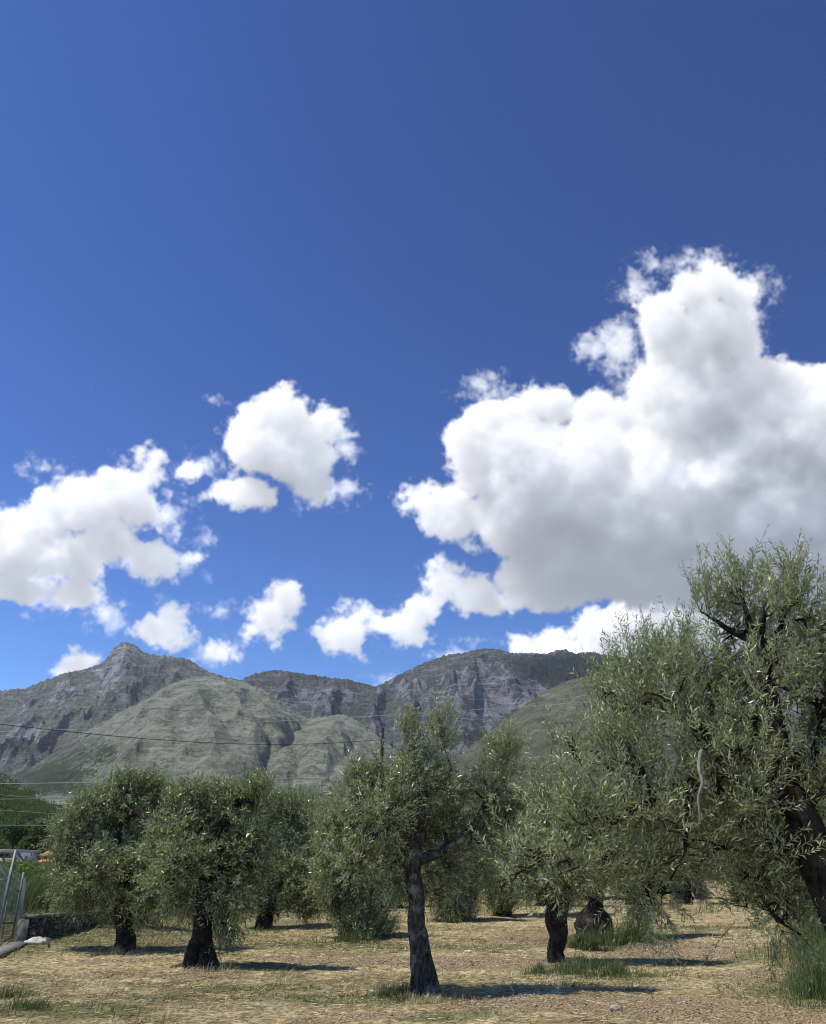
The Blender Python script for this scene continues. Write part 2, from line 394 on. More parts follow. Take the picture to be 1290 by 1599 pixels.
# ------------------------------------------------------------------ mountains
def ss(px):  # crest polyline in photo pixels -> (u = X/Y, s = (z-CAMZ)/Y)
    a = []
    for x, y in px:
        d = ray(x, y); a.append((d[0]/d[1], d[2]/d[1]))
    a.sort(); return np.array(a)
def mountain_mat(name, grass, rock, scrub, rk, sc, dots=0.5, band=0.5):
    m, t, b = mat(name, 0.95, 0.1)
    g = t.n('ShaderNodeNewGeometry'); p = g.outputs['Position']
    wz = t.n('ShaderNodeSeparateXYZ', {0: g.outputs['Normal']}).outputs[2]
    pz = t.vmath('MULTIPLY', p, (1.0, 1.0, 0.35))
    n1 = noise(t, p, 0.0035, 7.0, 0.62); n2 = noise(t, p, 0.018, 9.0, 0.75); n3 = noise(t, pz, 0.02, 10.0, 0.78, 0.6); n4 = noise(t, p, 0.085, 6.0, 0.75)
    st = noise(t, t.vmath('MULTIPLY', p, (0.35, 0.35, 3.2)), 0.022, 8.0, 0.7, 0.8)                                     # tilted bedding
    v = attr(t, 'cliff'); w = attr(t, 'bush')  # bush holds scrub cover and, in places, painted cloud shade
    c = mixc(t, ramp(t, n2, 0.36, 0.64), tuple(k*0.55 for k in grass), tuple(k*1.25 for k in grass))
    c = mixc(t, t.math('MULTIPLY', ramp(t, n4, 0.53, 0.63), 0.8), c, tuple(k*1.45 for k in rock))                   # stones in the turf
    c = mixc(t, t.math('MULTIPLY', ramp(t, st, 0.55, 0.62), band), c, tuple(k*1.5 for k in rock))
    c = mixc(t, t.math('MULTIPLY', ramp(t, st, 0.45, 0.38), band), c, tuple(k*1.3 for k in scrub))
    rc = mixc(t, ramp(t, n3, 0.43, 0.58), tuple(k*0.30 for k in rock), tuple(k*1.35 for k in rock))
    rc = mixc(t, t.math('MULTIPLY', ramp(t, st, 0.52, 0.60), 0.7), rc, tuple(k*1.9 for k in rock))
    steep = t.math('MULTIPLY', ramp(t, wz, 0.80, 0.45), 0.55)
    k_ = t.math('ADD', t.math('ADD', v, steep), t.math('MULTIPLY', t.math('SUBTRACT', n2, 0.5), 1.6))
    c = mixc(t, ramp(t, k_, 0.55-rk, 0.75-rk), c, rc)
    bm = t.math('ADD', w, t.math('MULTIPLY', t.math('SUBTRACT', n2, 0.5), 2.6))
    bm = t.math('ADD', bm, t.math('MULTIPLY', t.math('SUBTRACT', n4, 0.5), 2.2))
    bc = mixc(t, ramp(t, n4, 0.35, 0.65), tuple(k*0.6 for k in scrub), tuple(k*1.4 for k in scrub))
    c = mixc(t, t.math('MULTIPLY', ramp(t, bm, 0.55-sc, 0.80-sc), 0.92), c, bc)
    # single bushes
    vo = t.n('ShaderNodeTexVoronoi', {'Vector': p, 'Scale': 0.055, 'Randomness': 1.0}).outputs['Distance']
    dm = t.math('MULTIPLY', ramp(t, vo, 0.30, 0.20), ramp(t, t.math('ADD', n1, t.math('MULTIPLY', n2, 0.6)), 0.72, 0.92))
    c = mixc(t, t.math('MULTIPLY', dm, dots), c, tuple(k*0.7 for k in scrub))
    t.t.links.new(c, b.inputs['Base Color'])
    h = t.math('ADD', t.math('MULTIPLY', n2, 0.8), t.math('MULTIPLY', n3, 0.9))
    h = t.math('ADD', h, t.math('MULTIPLY', st, 0.5))
    bp = t.n('ShaderNodeBump', {'Height': t.math('ADD', h, t.math('MULTIPLY', n4, 0.4)), 'Strength': 1.0, 'Distance': 34.0}); t.t.links.new(bp.outputs[0], b.inputs['Normal'])
    return m
def mountain(name, label, crest, Dc, Df, M, rough, seed, bend=1.0, foot=-5.0, back=1.35, nr=260, nc=1300, cliff_fn=None, bush_shade_fn=None, crest_var=0.0, wl=1.0, rill=0.0, jag=1.0, carve=(), finek=None):
    c = ss(crest); u = np.linspace(c[0, 0]-0.02, c[-1, 0]+0.02, nc)
    s = np.interp(u, c[:, 0], c[:, 1])
    k = np.ones(5)/5; s = np.convolve(np.pad(s, 2, 'edge'), k, 'valid')
    Dcr = Dc*(1+crest_var*pn(u*6.0, seed*3.3))                        # the crest wanders nearer and farther
    H = s*Dcr+CAMZ
    tt = np.concatenate([np.linspace(0, 1, nr), 1+np.linspace(0.012, 1, 30)])
    U, T = np.meshgrid(u, tt)
    Dfr = Df*(1+0.10*pn(u*9.0, seed*5.1))
    Y = Dfr[None]+(Dcr-Dfr)[None]*T
    X = U*Y
    prof = np.where(T <= 1, np.clip(T, 0, 1)**bend, 1-(T-1)*0.9)
    Z = foot+(H[None]-foot)*prof
    env = np.clip(np.sin(np.clip(T, 0, 1)*math.pi), 0, 1)**0.6
    big = ridged(X/(900*wl), Y/(1500*wl), seed, 6, 0.5)-0.75
    fine = ridged(X/(170*wl), Y/(260*wl), seed+7.7, 5, 0.55)-0.7
    rl = np.abs(pn(X/(60*wl)+0.4*pn(X/200, Y/200, seed), Y/(700*wl), seed+3))-0.3
    Z = Z + env*rough*(big*60+fine*(finek if finek else 9+45*(rill >= 1.0))) + env*rl*14*rill*(1.6 if rill >= 1 else 1)
    S0 = (Z-CAMZ)/Y
    for (pl, dep, wid) in carve:
        q = np.array([(ray(*a)[0]/ray(*a)[1], ray(*a)[2]/ray(*a)[1]) for a in pl]); w_ = wid/FPX/CP; dm = np.full(U.shape, 9.0)
        Uw = U+w_*1.2*pn(X/160, Y/160, seed+1)+w_*.5*pn(X/60, Y/60, seed+2)
        for a, b_ in zip(q[:-1], q[1:]):
            e = b_-a; tt_ = np.clip(((Uw-a[0])*e[0]+(S0-a[1])*e[1])/e.dot(e), 0, 1)
            dm = np.minimum(dm, np.hypot(Uw-a[0]-tt_*e[0], S0-a[1]-tt_*e[1]))
        Z = Z-dep*np.exp(-(dm/w_)**1.3)*np.clip(env*1.6, 0, 1)
    # broken crest
    cre = np.exp(-((T-1)/0.05)**2)
    Z = Z + cre*jag*5.0*fbm(U*260, T*3, seed, 3)
    o = {'cliff': cliff_fn(U, T, X, Y, Z) if cliff_fn else np.zeros_like(U), 'bush': bush_shade_fn(U, T, X, Y, Z) if bush_shade_fn else np.zeros_like(U)}
    ob = npmesh(name, np.stack([X, Y, Z], -1).reshape(-1, 3), grid_faces(len(tt), nc), M, smooth=True, extra=o)
    return tag(ob, label, kind='structure')
def pxmask(items):
    """soft vegetation, cliff and painted cloud shade patches that sit at fixed directions on the slopes: (px, py, rx, ry, amount)"""
    def f(U, T, X, Y, Z):
        S = (Z-CAMZ)/Y; out = np.zeros_like(U)
        for (x, y, rx, ry, a) in items:
            d = ray(x, y); du = rx/FPX/CP; ds = ry/FPX/CP
            out = out+a*np.exp(-(((U-d[0]/d[1])/du)**2+((S-d[2]/d[1])/ds)**2)**1.2)
        return out
    return f
crA = [(-900,1230),(-600,1170),(-420,1150),(-260,1118),(-120,1100),(-60,1085),(0,1078),(40,1075),(70,1062),(105,1050),(130,1046),(150,1038),(163,1033),(170,1022),(178,1012),(188,1005),(197,1002),(208,1005),(216,1011),(222,1018),(232,1021),(245,1023),(270,1025),(290,1028),(305,1035),(320,1046),(345,1056),(375,1064),(430,1080),(520,1110),(600,1150)]
crB = [(-420,1352),(-160,1330),(-60,1262),(15,1217),(40,1203),(60,1191),(100,1166),(150,1134),(200,1105),(235,1090),(262,1072),(300,1058),(330,1056),(380,1064),(400,1073),(420,1082),(440,1096),(460,1110),(480,1121),(500,1119),(530,1116),(545,1119),(560,1127),(580,1142),(610,1165),(660,1200),(720,1240),(800,1290)]
crC = [(300,1100),(345,1068),(375,1062),(400,1051),(430,1046),(460,1050),(490,1054),(520,1059),(545,1061),(570,1068),(588,1073),(600,1066),(625,1053),(650,1040),(675,1030),(700,1022),(722,1020),(740,1015),(765,1012),(785,1015),(800,1020),(830,1020),(855,1021),(870,1015),(885,1014),(897,1021),(915,1018),(935,1020),(970,1026),(1010,1033),(1060,1040),(1130,1046),(1200,1050),(1290,1060),(1400,1052),(1560,1066),(1750,1100),(2000,1150),(2300,1210)]
crD = [(560,1300),(640,1238),(680,1205),(710,1185),(740,1163),(770,1138),(800,1115),(830,1093),(860,1075),(890,1062),(915,1056),(940,1055),(970,1060),(1000,1068),(1060,1085),(1130,1100),(1220,1110),(1300,1120),(1420,1130),(1600,1150),(1850,1200),(2100,1260),(2400,1330)]
MA = mountain_mat('rocky_slope', (0.205, 0.212, 0.165), (0.30, 0.305, 0.31), (0.034, 0.044, 0.030), 0.05, -0.12, .6, .35)
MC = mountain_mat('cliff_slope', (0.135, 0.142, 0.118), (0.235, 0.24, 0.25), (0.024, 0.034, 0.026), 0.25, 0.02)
MB = mountain_mat('grassy_scree_slope', (0.355, 0.365, 0.26), (0.40, 0.40, 0.36), (0.060, 0.078, 0.034), -0.40, -0.25)
MD = mountain_mat('grassy_hill_slope', (0.22, 0.225, 0.13), (0.28, 0.275, 0.23), (0.050, 0.068, 0.028), -0.45, -0.15)
mountain('mountain', 'grey rocky mountain with a domed summit at the left', crA, 3600, 2300, MA, 1.15, 1.3, bend=1.15, crest_var=0.03, rill=1.0, jag=1.2,
    cliff_fn=pxmask([(200,1015,40,14,.6),(170,1045,40,12,.5),(240,1075,60,14,.5),(120,1080,60,16,.35),(40,1145,60,14,.6),(280,1032,45,8,.3),(60,1100,60,10,.3),(285,1078,70,30,-1.5),(210,1108,50,20,-1.2),(140,1150,50,18,-.8)]),
    bush_shade_fn=pxmask([(45,1165,60,16,.9),(275,1036,50,10,.8),(200,1003,14,6,.5),(0,1200,60,20,.4),(130,1095,70,8,.35),(285,1078,70,30,-1.2),(220,1100,60,20,-.9)]))  # patch on the summit's right shoulder paints cloud shadow as darker scrub
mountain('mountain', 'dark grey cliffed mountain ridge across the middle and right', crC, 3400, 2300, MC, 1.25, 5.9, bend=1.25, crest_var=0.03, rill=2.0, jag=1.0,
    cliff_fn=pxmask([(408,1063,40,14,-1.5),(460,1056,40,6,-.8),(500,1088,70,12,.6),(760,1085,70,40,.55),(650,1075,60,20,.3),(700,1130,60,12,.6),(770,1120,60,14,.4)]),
    bush_shade_fn=pxmask([(860,1050,70,30,.85),(950,1040,70,20,.9),(1100,1070,160,30,.6),(770,1150,80,16,.9),(590,1085,24,30,.4),(408,1063,40,14,-1.0),(800,1035,60,10,.3),(640,1110,30,20,.3)]))  # right hand dark patches put cloud shadow into the scrub colour
mountain('mountain', 'pale grey green grassy slope with gullies in front of the domed summit', crB, 2500, 1150, MB, 0.6, 9.4, bend=0.95, crest_var=0.05, rill=0.9, jag=0.7, finek=26, carve=[([(385,1085),(402,1110),(425,1135),(420,1162),(410,1200),(400,1245)], 34, 11),([(475,1122),(445,1148),(424,1166)], 20, 8),([(330,1100),(365,1150),(408,1178)], 14, 9),([(565,1150),(520,1200),(470,1245)], 15, 10),([(215,1140),(160,1200),(130,1245)], 14, 12),([(275,1150),(250,1200),(240,1250)], 12, 10),([(530,1135),(500,1165),(480,1200)], -12, 14),([(250,1095),(235,1140),(200,1200)], -22, 14),([(300,1090),(320,1150),(330,1210)], -22, 14),([(350,1070),(380,1110),(395,1140)], -16, 8),([(450,1130),(470,1180),(450,1230)], 18, 8)],
    cliff_fn=pxmask([(520,1130,60,10,.25),(300,1150,80,20,.2)]),
    bush_shade_fn=pxmask([(120,1175,90,36,1.0),(60,1215,70,20,.5),(215,1110,60,16,.5),(60,1215,80,14,.5),(250,1180,70,25,.25),(395,1105,30,12,.45),(415,1160,14,40,.6),(470,1200,60,14,.4),(120,1235,120,10,.8),(330,1240,160,10,.5),(400,1150,30,10,.35),(470,1230,160,16,.4)]))
mountain('mountain', 'smooth olive green hill rising to the right behind the grove', crD, 2100, 950, MD, 0.55, 14.2, bend=0.95, crest_var=0.04, rill=0.9, jag=0.3, finek=17, carve=[([(900,1075),(850,1130),(790,1190)], 16, 9),([(940,1080),(900,1140),(830,1220)], 18, 12),([(860,1100),(800,1150),(740,1210)], -14, 10)],
    cliff_fn=pxmask([(830,1120,60,8,.2)]),
    bush_shade_fn=pxmask([(790,1160,90,12,.7),(850,1205,120,18,.8),(740,1190,60,16,.5),(880,1130,70,10,.6),(900,1090,60,8,.2),(800,1240,200,16,.5)]))
# ------------------------------------------------------------------ olive trees
def tube(pts, rad, n=12, seg=0.12, rough=0.12, seed=0.0, cap=True, flare=None):
    pts = np.array(pts, float); rad = np.array(rad, float)
    d = np.concatenate([[0], np.cumsum(np.linalg.norm(np.diff(pts, axis=0), axis=1))]); L = d[-1]
    m = max(3, int(L/seg)+1); s = np.linspace(0, L, m)
    if len(pts) > 2:                         # smooth the polyline
        t = s/L*(len(pts)-1) if False else np.interp(s, d, np.arange(len(pts)))
        i = np.clip(np.floor(t).astype(int), 0, len(pts)-2); f = (t-i)[:, None]
        p0 = pts[np.maximum(i-1, 0)]; p1 = pts[i]; p2 = pts[i+1]; p3 = pts[np.minimum(i+2, len(pts)-1)]
        C = 0.5*((2*p1)+(-p0+p2)*f+(2*p0-5*p1+4*p2-p3)*f*f+(-p0+3*p1-3*p2+p3)*f**3)
    else: C = np.stack([np.interp(s, d, pts[:, k]) for k in range(3)], 1)
    r = np.interp(s, d, rad)
    T = np.gradient(C, axis=0); T /= np.linalg.norm(T, axis=1, keepdims=True)+1e-9
    N = np.zeros_like(C); a = np.array([1, 0, 0.0]) if abs(T[0, 0]) < 0.8 else np.array([0, 1, 0.0])
    v = a-T[0]*a.dot(T[0]); N[0] = v/np.linalg.norm(v)
    for k in range(1, m):
        v = N[k-1]-T[k]*N[k-1].dot(T[k]); N[k] = v/np.linalg.norm(v)
    B = np.cross(T, N)
    th = np.arange(n)/n*2*math.pi; ct, st = np.cos(th), np.sin(th)
    S = s[:, None]+0*th[None]
    q = 1+rough*(pn(ct[None]*1.3+seed, st[None]*1.3+0*S, S*2.0+seed)*1.2+pn(ct[None]*3.5+seed, st[None]*3.5+0*S, S*3.2)*0.7+0.35*pn(ct[None]*8, st[None]*8+seed, S*9))
    if flare is not None:                    # root buttresses
        k = np.exp(-s/flare[1])[:, None]; q = q*(1+flare[0]*k*(0.65+0.6*pn(ct[None]*1.8+seed*2, st[None]*1.8+0*S, 7.0)))
    V = C[:, None]+(N[:, None]*ct[None, :, None]+B[:, None]*st[None, :, None])*(r[:, None]*q)[..., None]
    i = np.arange(m-1)[:, None]*n; j = np.arange(n)[None]; j2 = (j+1) % n
    F = np.stack([i+j, i+j2, i+n+j2, i+n+j], -1).reshape(-1, 4)
    V = V.reshape(-1, 3)
    if cap:
        V = np.concatenate([V, C[-1:]+T[-1:]*r[-1]*0.5]); c = len(V)-1
        F = np.concatenate([F, np.stack([(m-1)*n+j[0], (m-1)*n+j2[0], np.full(n, c), np.full(n, c)], -1)])
    return V, F
class Geo:
    def __init__(s): s.V = []; s.F = []; s.n = 0; s.t = []
    def add(s, V, F, tone=None):
        s.V.append(V); s.F.append(F+s.n); s.n += len(V)
        if tone is not None: s.t.append(tone)
    def out(s): return np.concatenate(s.V), np.concatenate(s.F)
def fixtri(F):
    """split degenerate quads [a,b,c,c] into triangles"""
    tri = F[:, 2] == F[:, 3]
    return [F[~tri], F[tri][:, :3]] if tri.any() else F
def unit(v): return v/(np.linalg.norm(v, axis=-1, keepdims=True)+1e-9)
def twigs(O, Dv, Ln, leaf, nl, rng, droop=0.0, wide=0.22, stem=0.0022, ang=0.75):
    """leafy shoots: O origins, Dv directions, Ln lengths -> (leaf V, leaf F, tone), (stem V, stem F)"""
    N = len(O); t = (np.arange(nl)+0.6+rng.random((N, nl))*0.5)/(nl+0.2)
    bend = rng.normal(size=(N, 3))*0.16; bend[:, 2] += -droop
    def pos(t): return O[:, None]+Dv[:, None]*(Ln[:, None]*t)[..., None]+bend[:, None]*(Ln[:, None]*t*t)[..., None]
    Pn = pos(t); Tn = unit(Dv[:, None]+2*bend[:, None]*t[..., None])
    a = unit(np.cross(Tn, rng.normal(size=(N, 1, 3)))); bvec = np.cross(Tn, a)
    ph = (np.arange(nl)*math.pi*0.5)[None]+rng.normal(size=(N, nl))*0.35
    # opposite pairs
    LV = []; LF = []; LT = []; c = 0
    for sgn in (1, -1):
        rad = sgn*(a*np.cos(ph)[..., None]+bvec*np.sin(ph)[..., None])
        dirn = unit(Tn*math.cos(ang)+rad*math.sin(ang)+rng.normal(size=Tn.shape)*0.18)
        side = unit(np.cross(dirn, Tn+rng.normal(size=Tn.shape)*0.45)); nrm = np.cross(side, dirn)
        flip = np.where(nrm[..., 2:3] < 0, -1.0, 1.0); side = side*flip
        l = leaf*(0.7+0.6*rng.random((N, nl, 1)))*np.where(t > 0.88, 0.6, 1.0)[..., None]; w = l*wide*(0.8+0.4*rng.random((N, nl, 1)))
        up = np.abs(nrm)*0
        b0 = Pn; m_ = Pn+dirn*l*0.5; tip = Pn+dirn*l+unit(np.cross(side, dirn))*l*(-0.10*flip)
        v = np.stack([b0, m_+side*w*0.5, tip, m_-side*w*0.5], 2).reshape(-1, 3)
        f = np.arange(len(v)).reshape(-1, 4)
        LV.append(v); LF.append(f+c); c += len(v)
        tw = rng.random((N, 1))*0.6; LT.append((tw+rng.random((N, nl))**1.5*0.42).ravel())
    # stems, three sided
    ts = np.array([0, 0.5, 1.0]); Ps = pos(np.repeat(ts[None], N, 0)); r = stem*np.array([1.3, 0.9, 0.4])
    a0 = a[:, :1]; b0_ = bvec[:, :1]; th = np.arange(3)*2*math.pi/3
    ring = Ps[:, :, None]+(a0[:, :, None]*np.cos(th)[None, None, :, None]+b0_[:, :, None]*np.sin(th)[None, None, :, None])*r[None, :, None, None]
    SV = ring.reshape(-1, 3); base = np.arange(N)[:, None]*9
    pat = np.array([[k*3+j, k*3+(j+1) % 3, k*3+3+(j+1) % 3, k*3+3+j] for k in range(2) for j in range(3)])
    SF = (base[:, :, None]+pat[None]).reshape(-1, 4)
    return (np.concatenate(LV), np.concatenate(LF), np.concatenate(LT)), (SV, SF)

def leaf_mat(name, dark, light, under, trans=0.28, yel=(0.22, 0.21, 0.06), rough=0.36):
    m = bpy.data.materials.new(name); m.use_nodes = True; t = NT(m.node_tree); t.t.nodes.clear()
    tone = attr(t, 'tone'); geo = t.n('ShaderNodeNewGeometry')
    top = mixc(t, tone, dark, light)
    top = mixc(t, ramp(t, tone, 0.90, 0.99), top, yel)
    c = mixc(t, geo.outputs['Backfacing'], top, under)
    p = t.n('ShaderNodeBsdfPrincipled', {'Base Color': c, 'Roughness': rough, 'Specular IOR Level': 0.5 if rough < .5 else 0.15})
    tr = t.n('ShaderNodeBsdfTranslucent', {'Color': mixc(t, 0.5, top, (0.30, 0.36, 0.08))})
    mx = t.n('ShaderNodeMixShader', {0: trans, 1: p.outputs[0], 2: tr.outputs[0]})
    o = t.n('ShaderNodeOutputMaterial', {'Surface': mx.outputs[0]})
    return m
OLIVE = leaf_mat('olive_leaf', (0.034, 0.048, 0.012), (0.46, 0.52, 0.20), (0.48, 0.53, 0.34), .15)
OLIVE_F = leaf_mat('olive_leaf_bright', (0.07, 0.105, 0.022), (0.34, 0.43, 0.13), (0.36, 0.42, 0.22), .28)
def bark_mat(name, dark, light, lich):
    m, t, b = mat(name, 0.92, 0.15); p = t.n('ShaderNodeTexCoord').outputs['Object']
    pz = t.vmath('MULTIPLY', p, (1, 1, 0.35))
    n1 = noise(t, pz, 22.0, 8.0, 0.7, 0.6); n2 = noise(t, p, 4.5, 6.0, 0.65); n3 = noise(t, p, 60.0, 3.0, 0.6)
    c = mixc(t, ramp(t, n1, 0.35, 0.65), dark, light)
    c = mixc(t, t.math('MULTIPLY', ramp(t, n2, 0.50, 0.66), 0.8), c, mixc(t, ramp(t, n3, 0.4, 0.6), tuple(k*0.6 for k in lich), lich))
    t.t.links.new(c, b.inputs['Base Color'])
    bp = t.n('ShaderNodeBump', {'Height': t.math('ADD', n1, t.math('MULTIPLY', n3, 0.3)), 'Strength': 1.0, 'Distance': 0.05}); t.t.links.new(bp.outputs[0], b.inputs['Normal'])
    return m
BARK = bark_mat('olive_bark', (0.022, 0.018, 0.014), (0.13, 0.115, 0.095), (0.40, 0.39, 0.34))
BARKD = bark_mat('dark_olive_bark', (0.010, 0.008, 0.007), (0.058, 0.048, 0.040), (0.13, 0.12, 0.10))
TWIG = plain('twig_bark', (0.16, 0.155, 0.11), 0.8, 0.2)
GROVE = 'olive trees of the grove'
WIND = np.array([0.30, 0.10, 0.0])

def olive(label, base, limbs, clumps, seed, D=None, leaf=0.062, dens=1.0, nl=11, wide=0.23, bark=None, flare=(0.5, 0.3), lmat=None, rings=18, twl=0.34, suckers=(), group=GROVE, up=0.55, trunk_n=1):
    """limbs: polylines [(px, py, depth offset m, radius m)], the first is the trunk; clumps: (px, py, rx, ry, depth offset, kind)"""
    rng = np.random.default_rng(seed); bark = bark or BARK; lmat = lmat or OLIVE
    g = G(*base)
    if D is None: D = g.y
    else: g = P(base[0], base[1], D)
    z0 = float(ground_z(g.x, D)); g = Vector((g.x, D, z0))
    root = empty('olive_tree', g, label, 'olive tree', group)
    tg = Geo(); sk = []
    for k, lm in enumerate(limbs):
        pts = []; rr = []
        for q in lm:
            p = P(q[0], q[1], D+q[2]); pts.append(list(p)); rr.append(q[3])
        if k == 0:
            pts[0] = [pts[0][0], pts[0][1], z0-0.10]
        V, F = tube(pts, rr, n=rings if k < trunk_n else max(8, rings-6), seg=0.06 if D < 15 else 0.1, rough=0.22 if k == 0 else 0.25, seed=seed+k*3.1, flare=flare if k == 0 else None)
        tg.add(V, F)
        a = np.array(pts); n = 8
        for i in range(len(a)-1):
            for f in np.linspace(0, 1, n): sk.append((*(a[i]*(1-f)+a[i+1]*f), rr[i]*(1-f)+rr[i+1]*f, k+ (0 if k else -0.0), i+f))
    sk = np.array(sk); hi = sk[(sk[:, 4] > 0) | (sk[:, 5] > 0.7*(len(limbs[0])-1))]
    pxm = D/CP/FPX*0.97
    bg = Geo(); lg = Geo(); sg = Geo()
    def twset(O, Dv, n, L, dr, lf, sl):
        if len(O) == 0: return
        (lv, lf_, lt), (sv, sf) = twigs(O, unit(Dv), L*(0.65+0.7*rng.random(len(O))), lf, n, rng, droop=dr, wide=wide, stem=0.0020 if D < 9 else 0.003)
        lg.add(lv, lf_, lt); sg.add(sv, sf)
    allc = [(c, 0) for c in clumps]+[(c, 1) for c in suckers]
    for c, sucker in allc:
        x, y, rx, ry = c[:4]; dz = c[4] if len(c) > 4 else 0.0; kind = c[5] if len(c) > 5 else 'n'
        DD = D+dz; C = np.array(P(x, y, DD)); R3 = np.array([rx, (rx+ry)*0.5, ry])*pxm
        # branch to the clump
        if not sucker:
            dd = np.linalg.norm(hi[:, :3]-(C-np.array([0, 0, R3[2]*0.5])), axis=1); s0 = hi[dd.argmin(), :3]; r0 = min(0.035 if kind != 'd' else 0.012, hi[dd.argmin(), 3]*0.55)
            mid = (s0+C)/2+rng.normal(size=3)*0.08*np.linalg.norm(C-s0)+np.array([0, 0, 0.1*np.linalg.norm(C-s0)])
            V, F = tube([s0, mid, C], [r0, r0*0.75, 0.010], n=7, seg=0.12, rough=0.15, cap=True); bg.add(V, F)
        else:
            s0 = np.array([C[0], C[1], max(z0, C[2]-R3[2])])
        dk = dict(n=1.0, s=0.55, d=1.25, u=0.7).get(kind, 1.0)
        area = R3[0]*R3[2]*math.pi
        ns = max(4, int(15*(area/0.5)**0.75)); ns = min(ns, 34)
        q = rng.normal(size=(ns, 3)); q = unit(q)*(rng.random((ns, 1))**0.45)*0.82
        Sp = C+q*R3
        for s_ in Sp:
            a0 = C+(s0-C)*rng.random()*0.35
            m_ = (a0+s_)/2+rng.normal(size=3)*0.05
            if D < 30:
                V, F = tube([a0, m_, s_], [0.009, 0.007, 0.003], n=4 if D > 15 else 5, seg=0.2, rough=0.0, cap=False); bg.add(V, F)
        nt = int(area*400*dens*dk/nl*10*(0.062/leaf)**1.2)
        idx = rng.integers(0, ns, nt)
        fr = 0.55+0.5*rng.random((nt, 1))**0.8
        O = C*(1-fr)+Sp[idx]*fr
        O = O+rng.normal(size=(nt, 3))*0.050*min(1.6, 1+R3[0]*0.4)
        outw = unit((O-C)/R3)
        upv = np.array([0, 0, 1.0])
        if kind == 'd': Dv = outw*0.6-upv*0.75+rng.normal(size=(nt, 3))*0.35; dr = 0.3
        elif kind == 'u' or sucker: Dv = outw*0.45+upv*1.1+WIND+rng.normal(size=(nt, 3))*0.28; dr = 0.0
        else:
            low = np.clip(-(O-C)[:, 2:3]/R3[2], 0, 1)
            Dv = outw*(0.75 if up < .8 else .55)+upv*(up-(0.9 if up < .8 else .5)*low)+WIND+rng.normal(size=(nt, 3))*(0.42 if up < .8 else .36); dr = 0.12 if up < .8 else 0.02
        twset(O, Dv, nl, twl*(0.8 if kind == 'd' else 1.0), dr, leaf, 0)
        if kind == 'u':                       # long upright shoots above the crown
            m_ = max(5, int(28*rx*pxm/0.25))
            O = C+np.stack([rng.normal(size=m_)*0.45*R3[0], rng.normal(size=m_)*0.4*R3[1], R3[2]*(0.25+0.55*rng.random(m_))], 1)
            Dv = np.array([0.22, 0, 1.0])+rng.normal(size=(m_, 3))*0.30
            twset(O, Dv, int(nl*1.7), max(0.30, R3[2]*0.72) if D < 9 else max(0.36, R3[2]*0.85), 0.0, leaf*0.9, 0)
    V, F = lg.out(); npmesh('foliage', V, F, lmat, root, tone=np.concatenate(lg.t))
    print('leaves', label[:30], len(F), 'D %.1f' % D)
    if D > 15: tg.add(*bg.out())
    else: V, F = bg.out(); npmesh('branches', V, fixtri(F), bark, root)
    V, F = tg.out(); npmesh('trunk', V, fixtri(F), bark, root, smooth=True)
    V, F = sg.out(); npmesh('twigs', V, F, TWIG if D < 15 else bark, root)
    return root

QUAL = 1.0
olive('slim straight trunked olive tree in the middle foreground with lichen grey bark', (663, 1552),
    [[(667,1556,0,.165),(659,1505,0,.135),(651,1450,0,.118),(650,1410,0,.105),(645,1360,0,.108),(651,1318,0,.11)],
     [(652,1330,0,.11),(655,1290,-.05,.10),(648,1245,-.05,.095),(640,1215,0,.07),(655,1180,.05,.03)],
     [(650,1325,0,.08),(622,1290,-.15,.085),(600,1292,-.3,.06),(575,1315,-.4,.035),(562,1350,-.5,.02)],
     [(655,1342,0,.08),(690,1330,.05,.06),(722,1308,.1,.055),(742,1285,.1,.055),(757,1258,.15,.045),(775,1215,.2,.025)],
     [(648,1250,0,.05),(605,1235,.1,.03),(580,1215,.2,.02)], [(650,1240,0,.05),(690,1230,.2,.03),(705,1200,.2,.02)]],
    [(690,1150,16,40,.1,'u'),(640,1160,20,34,0,'u'),(665,1195,34,32,.1,'s'),(655,1228,46,36,0),(612,1225,40,34,.2),(574,1228,32,26,.1,'u'),(552,1250,38,32,0),(605,1268,44,34,-.4),(700,1240,36,36,.2,'s'),
     (538,1292,34,34,.1),(585,1310,48,36,.4),(640,1290,42,36,.5),(560,1345,36,30,-.3),(605,1352,34,26,.2),(690,1300,42,36,.5),(700,1352,36,26,.2),(742,1310,34,34,.3,'s'),
     (735,1225,18,26,.2,'s'),(787,1195,26,40,.2,'u'),(775,1240,34,34,.1),(798,1275,28,34,.3),(765,1290,26,26,.3),(628,1375,22,16,.2,'d'),(525,1330,24,26,.2)],
    seed=5, dens=.95*QUAL, leaf=.070, nl=10, rings=26)
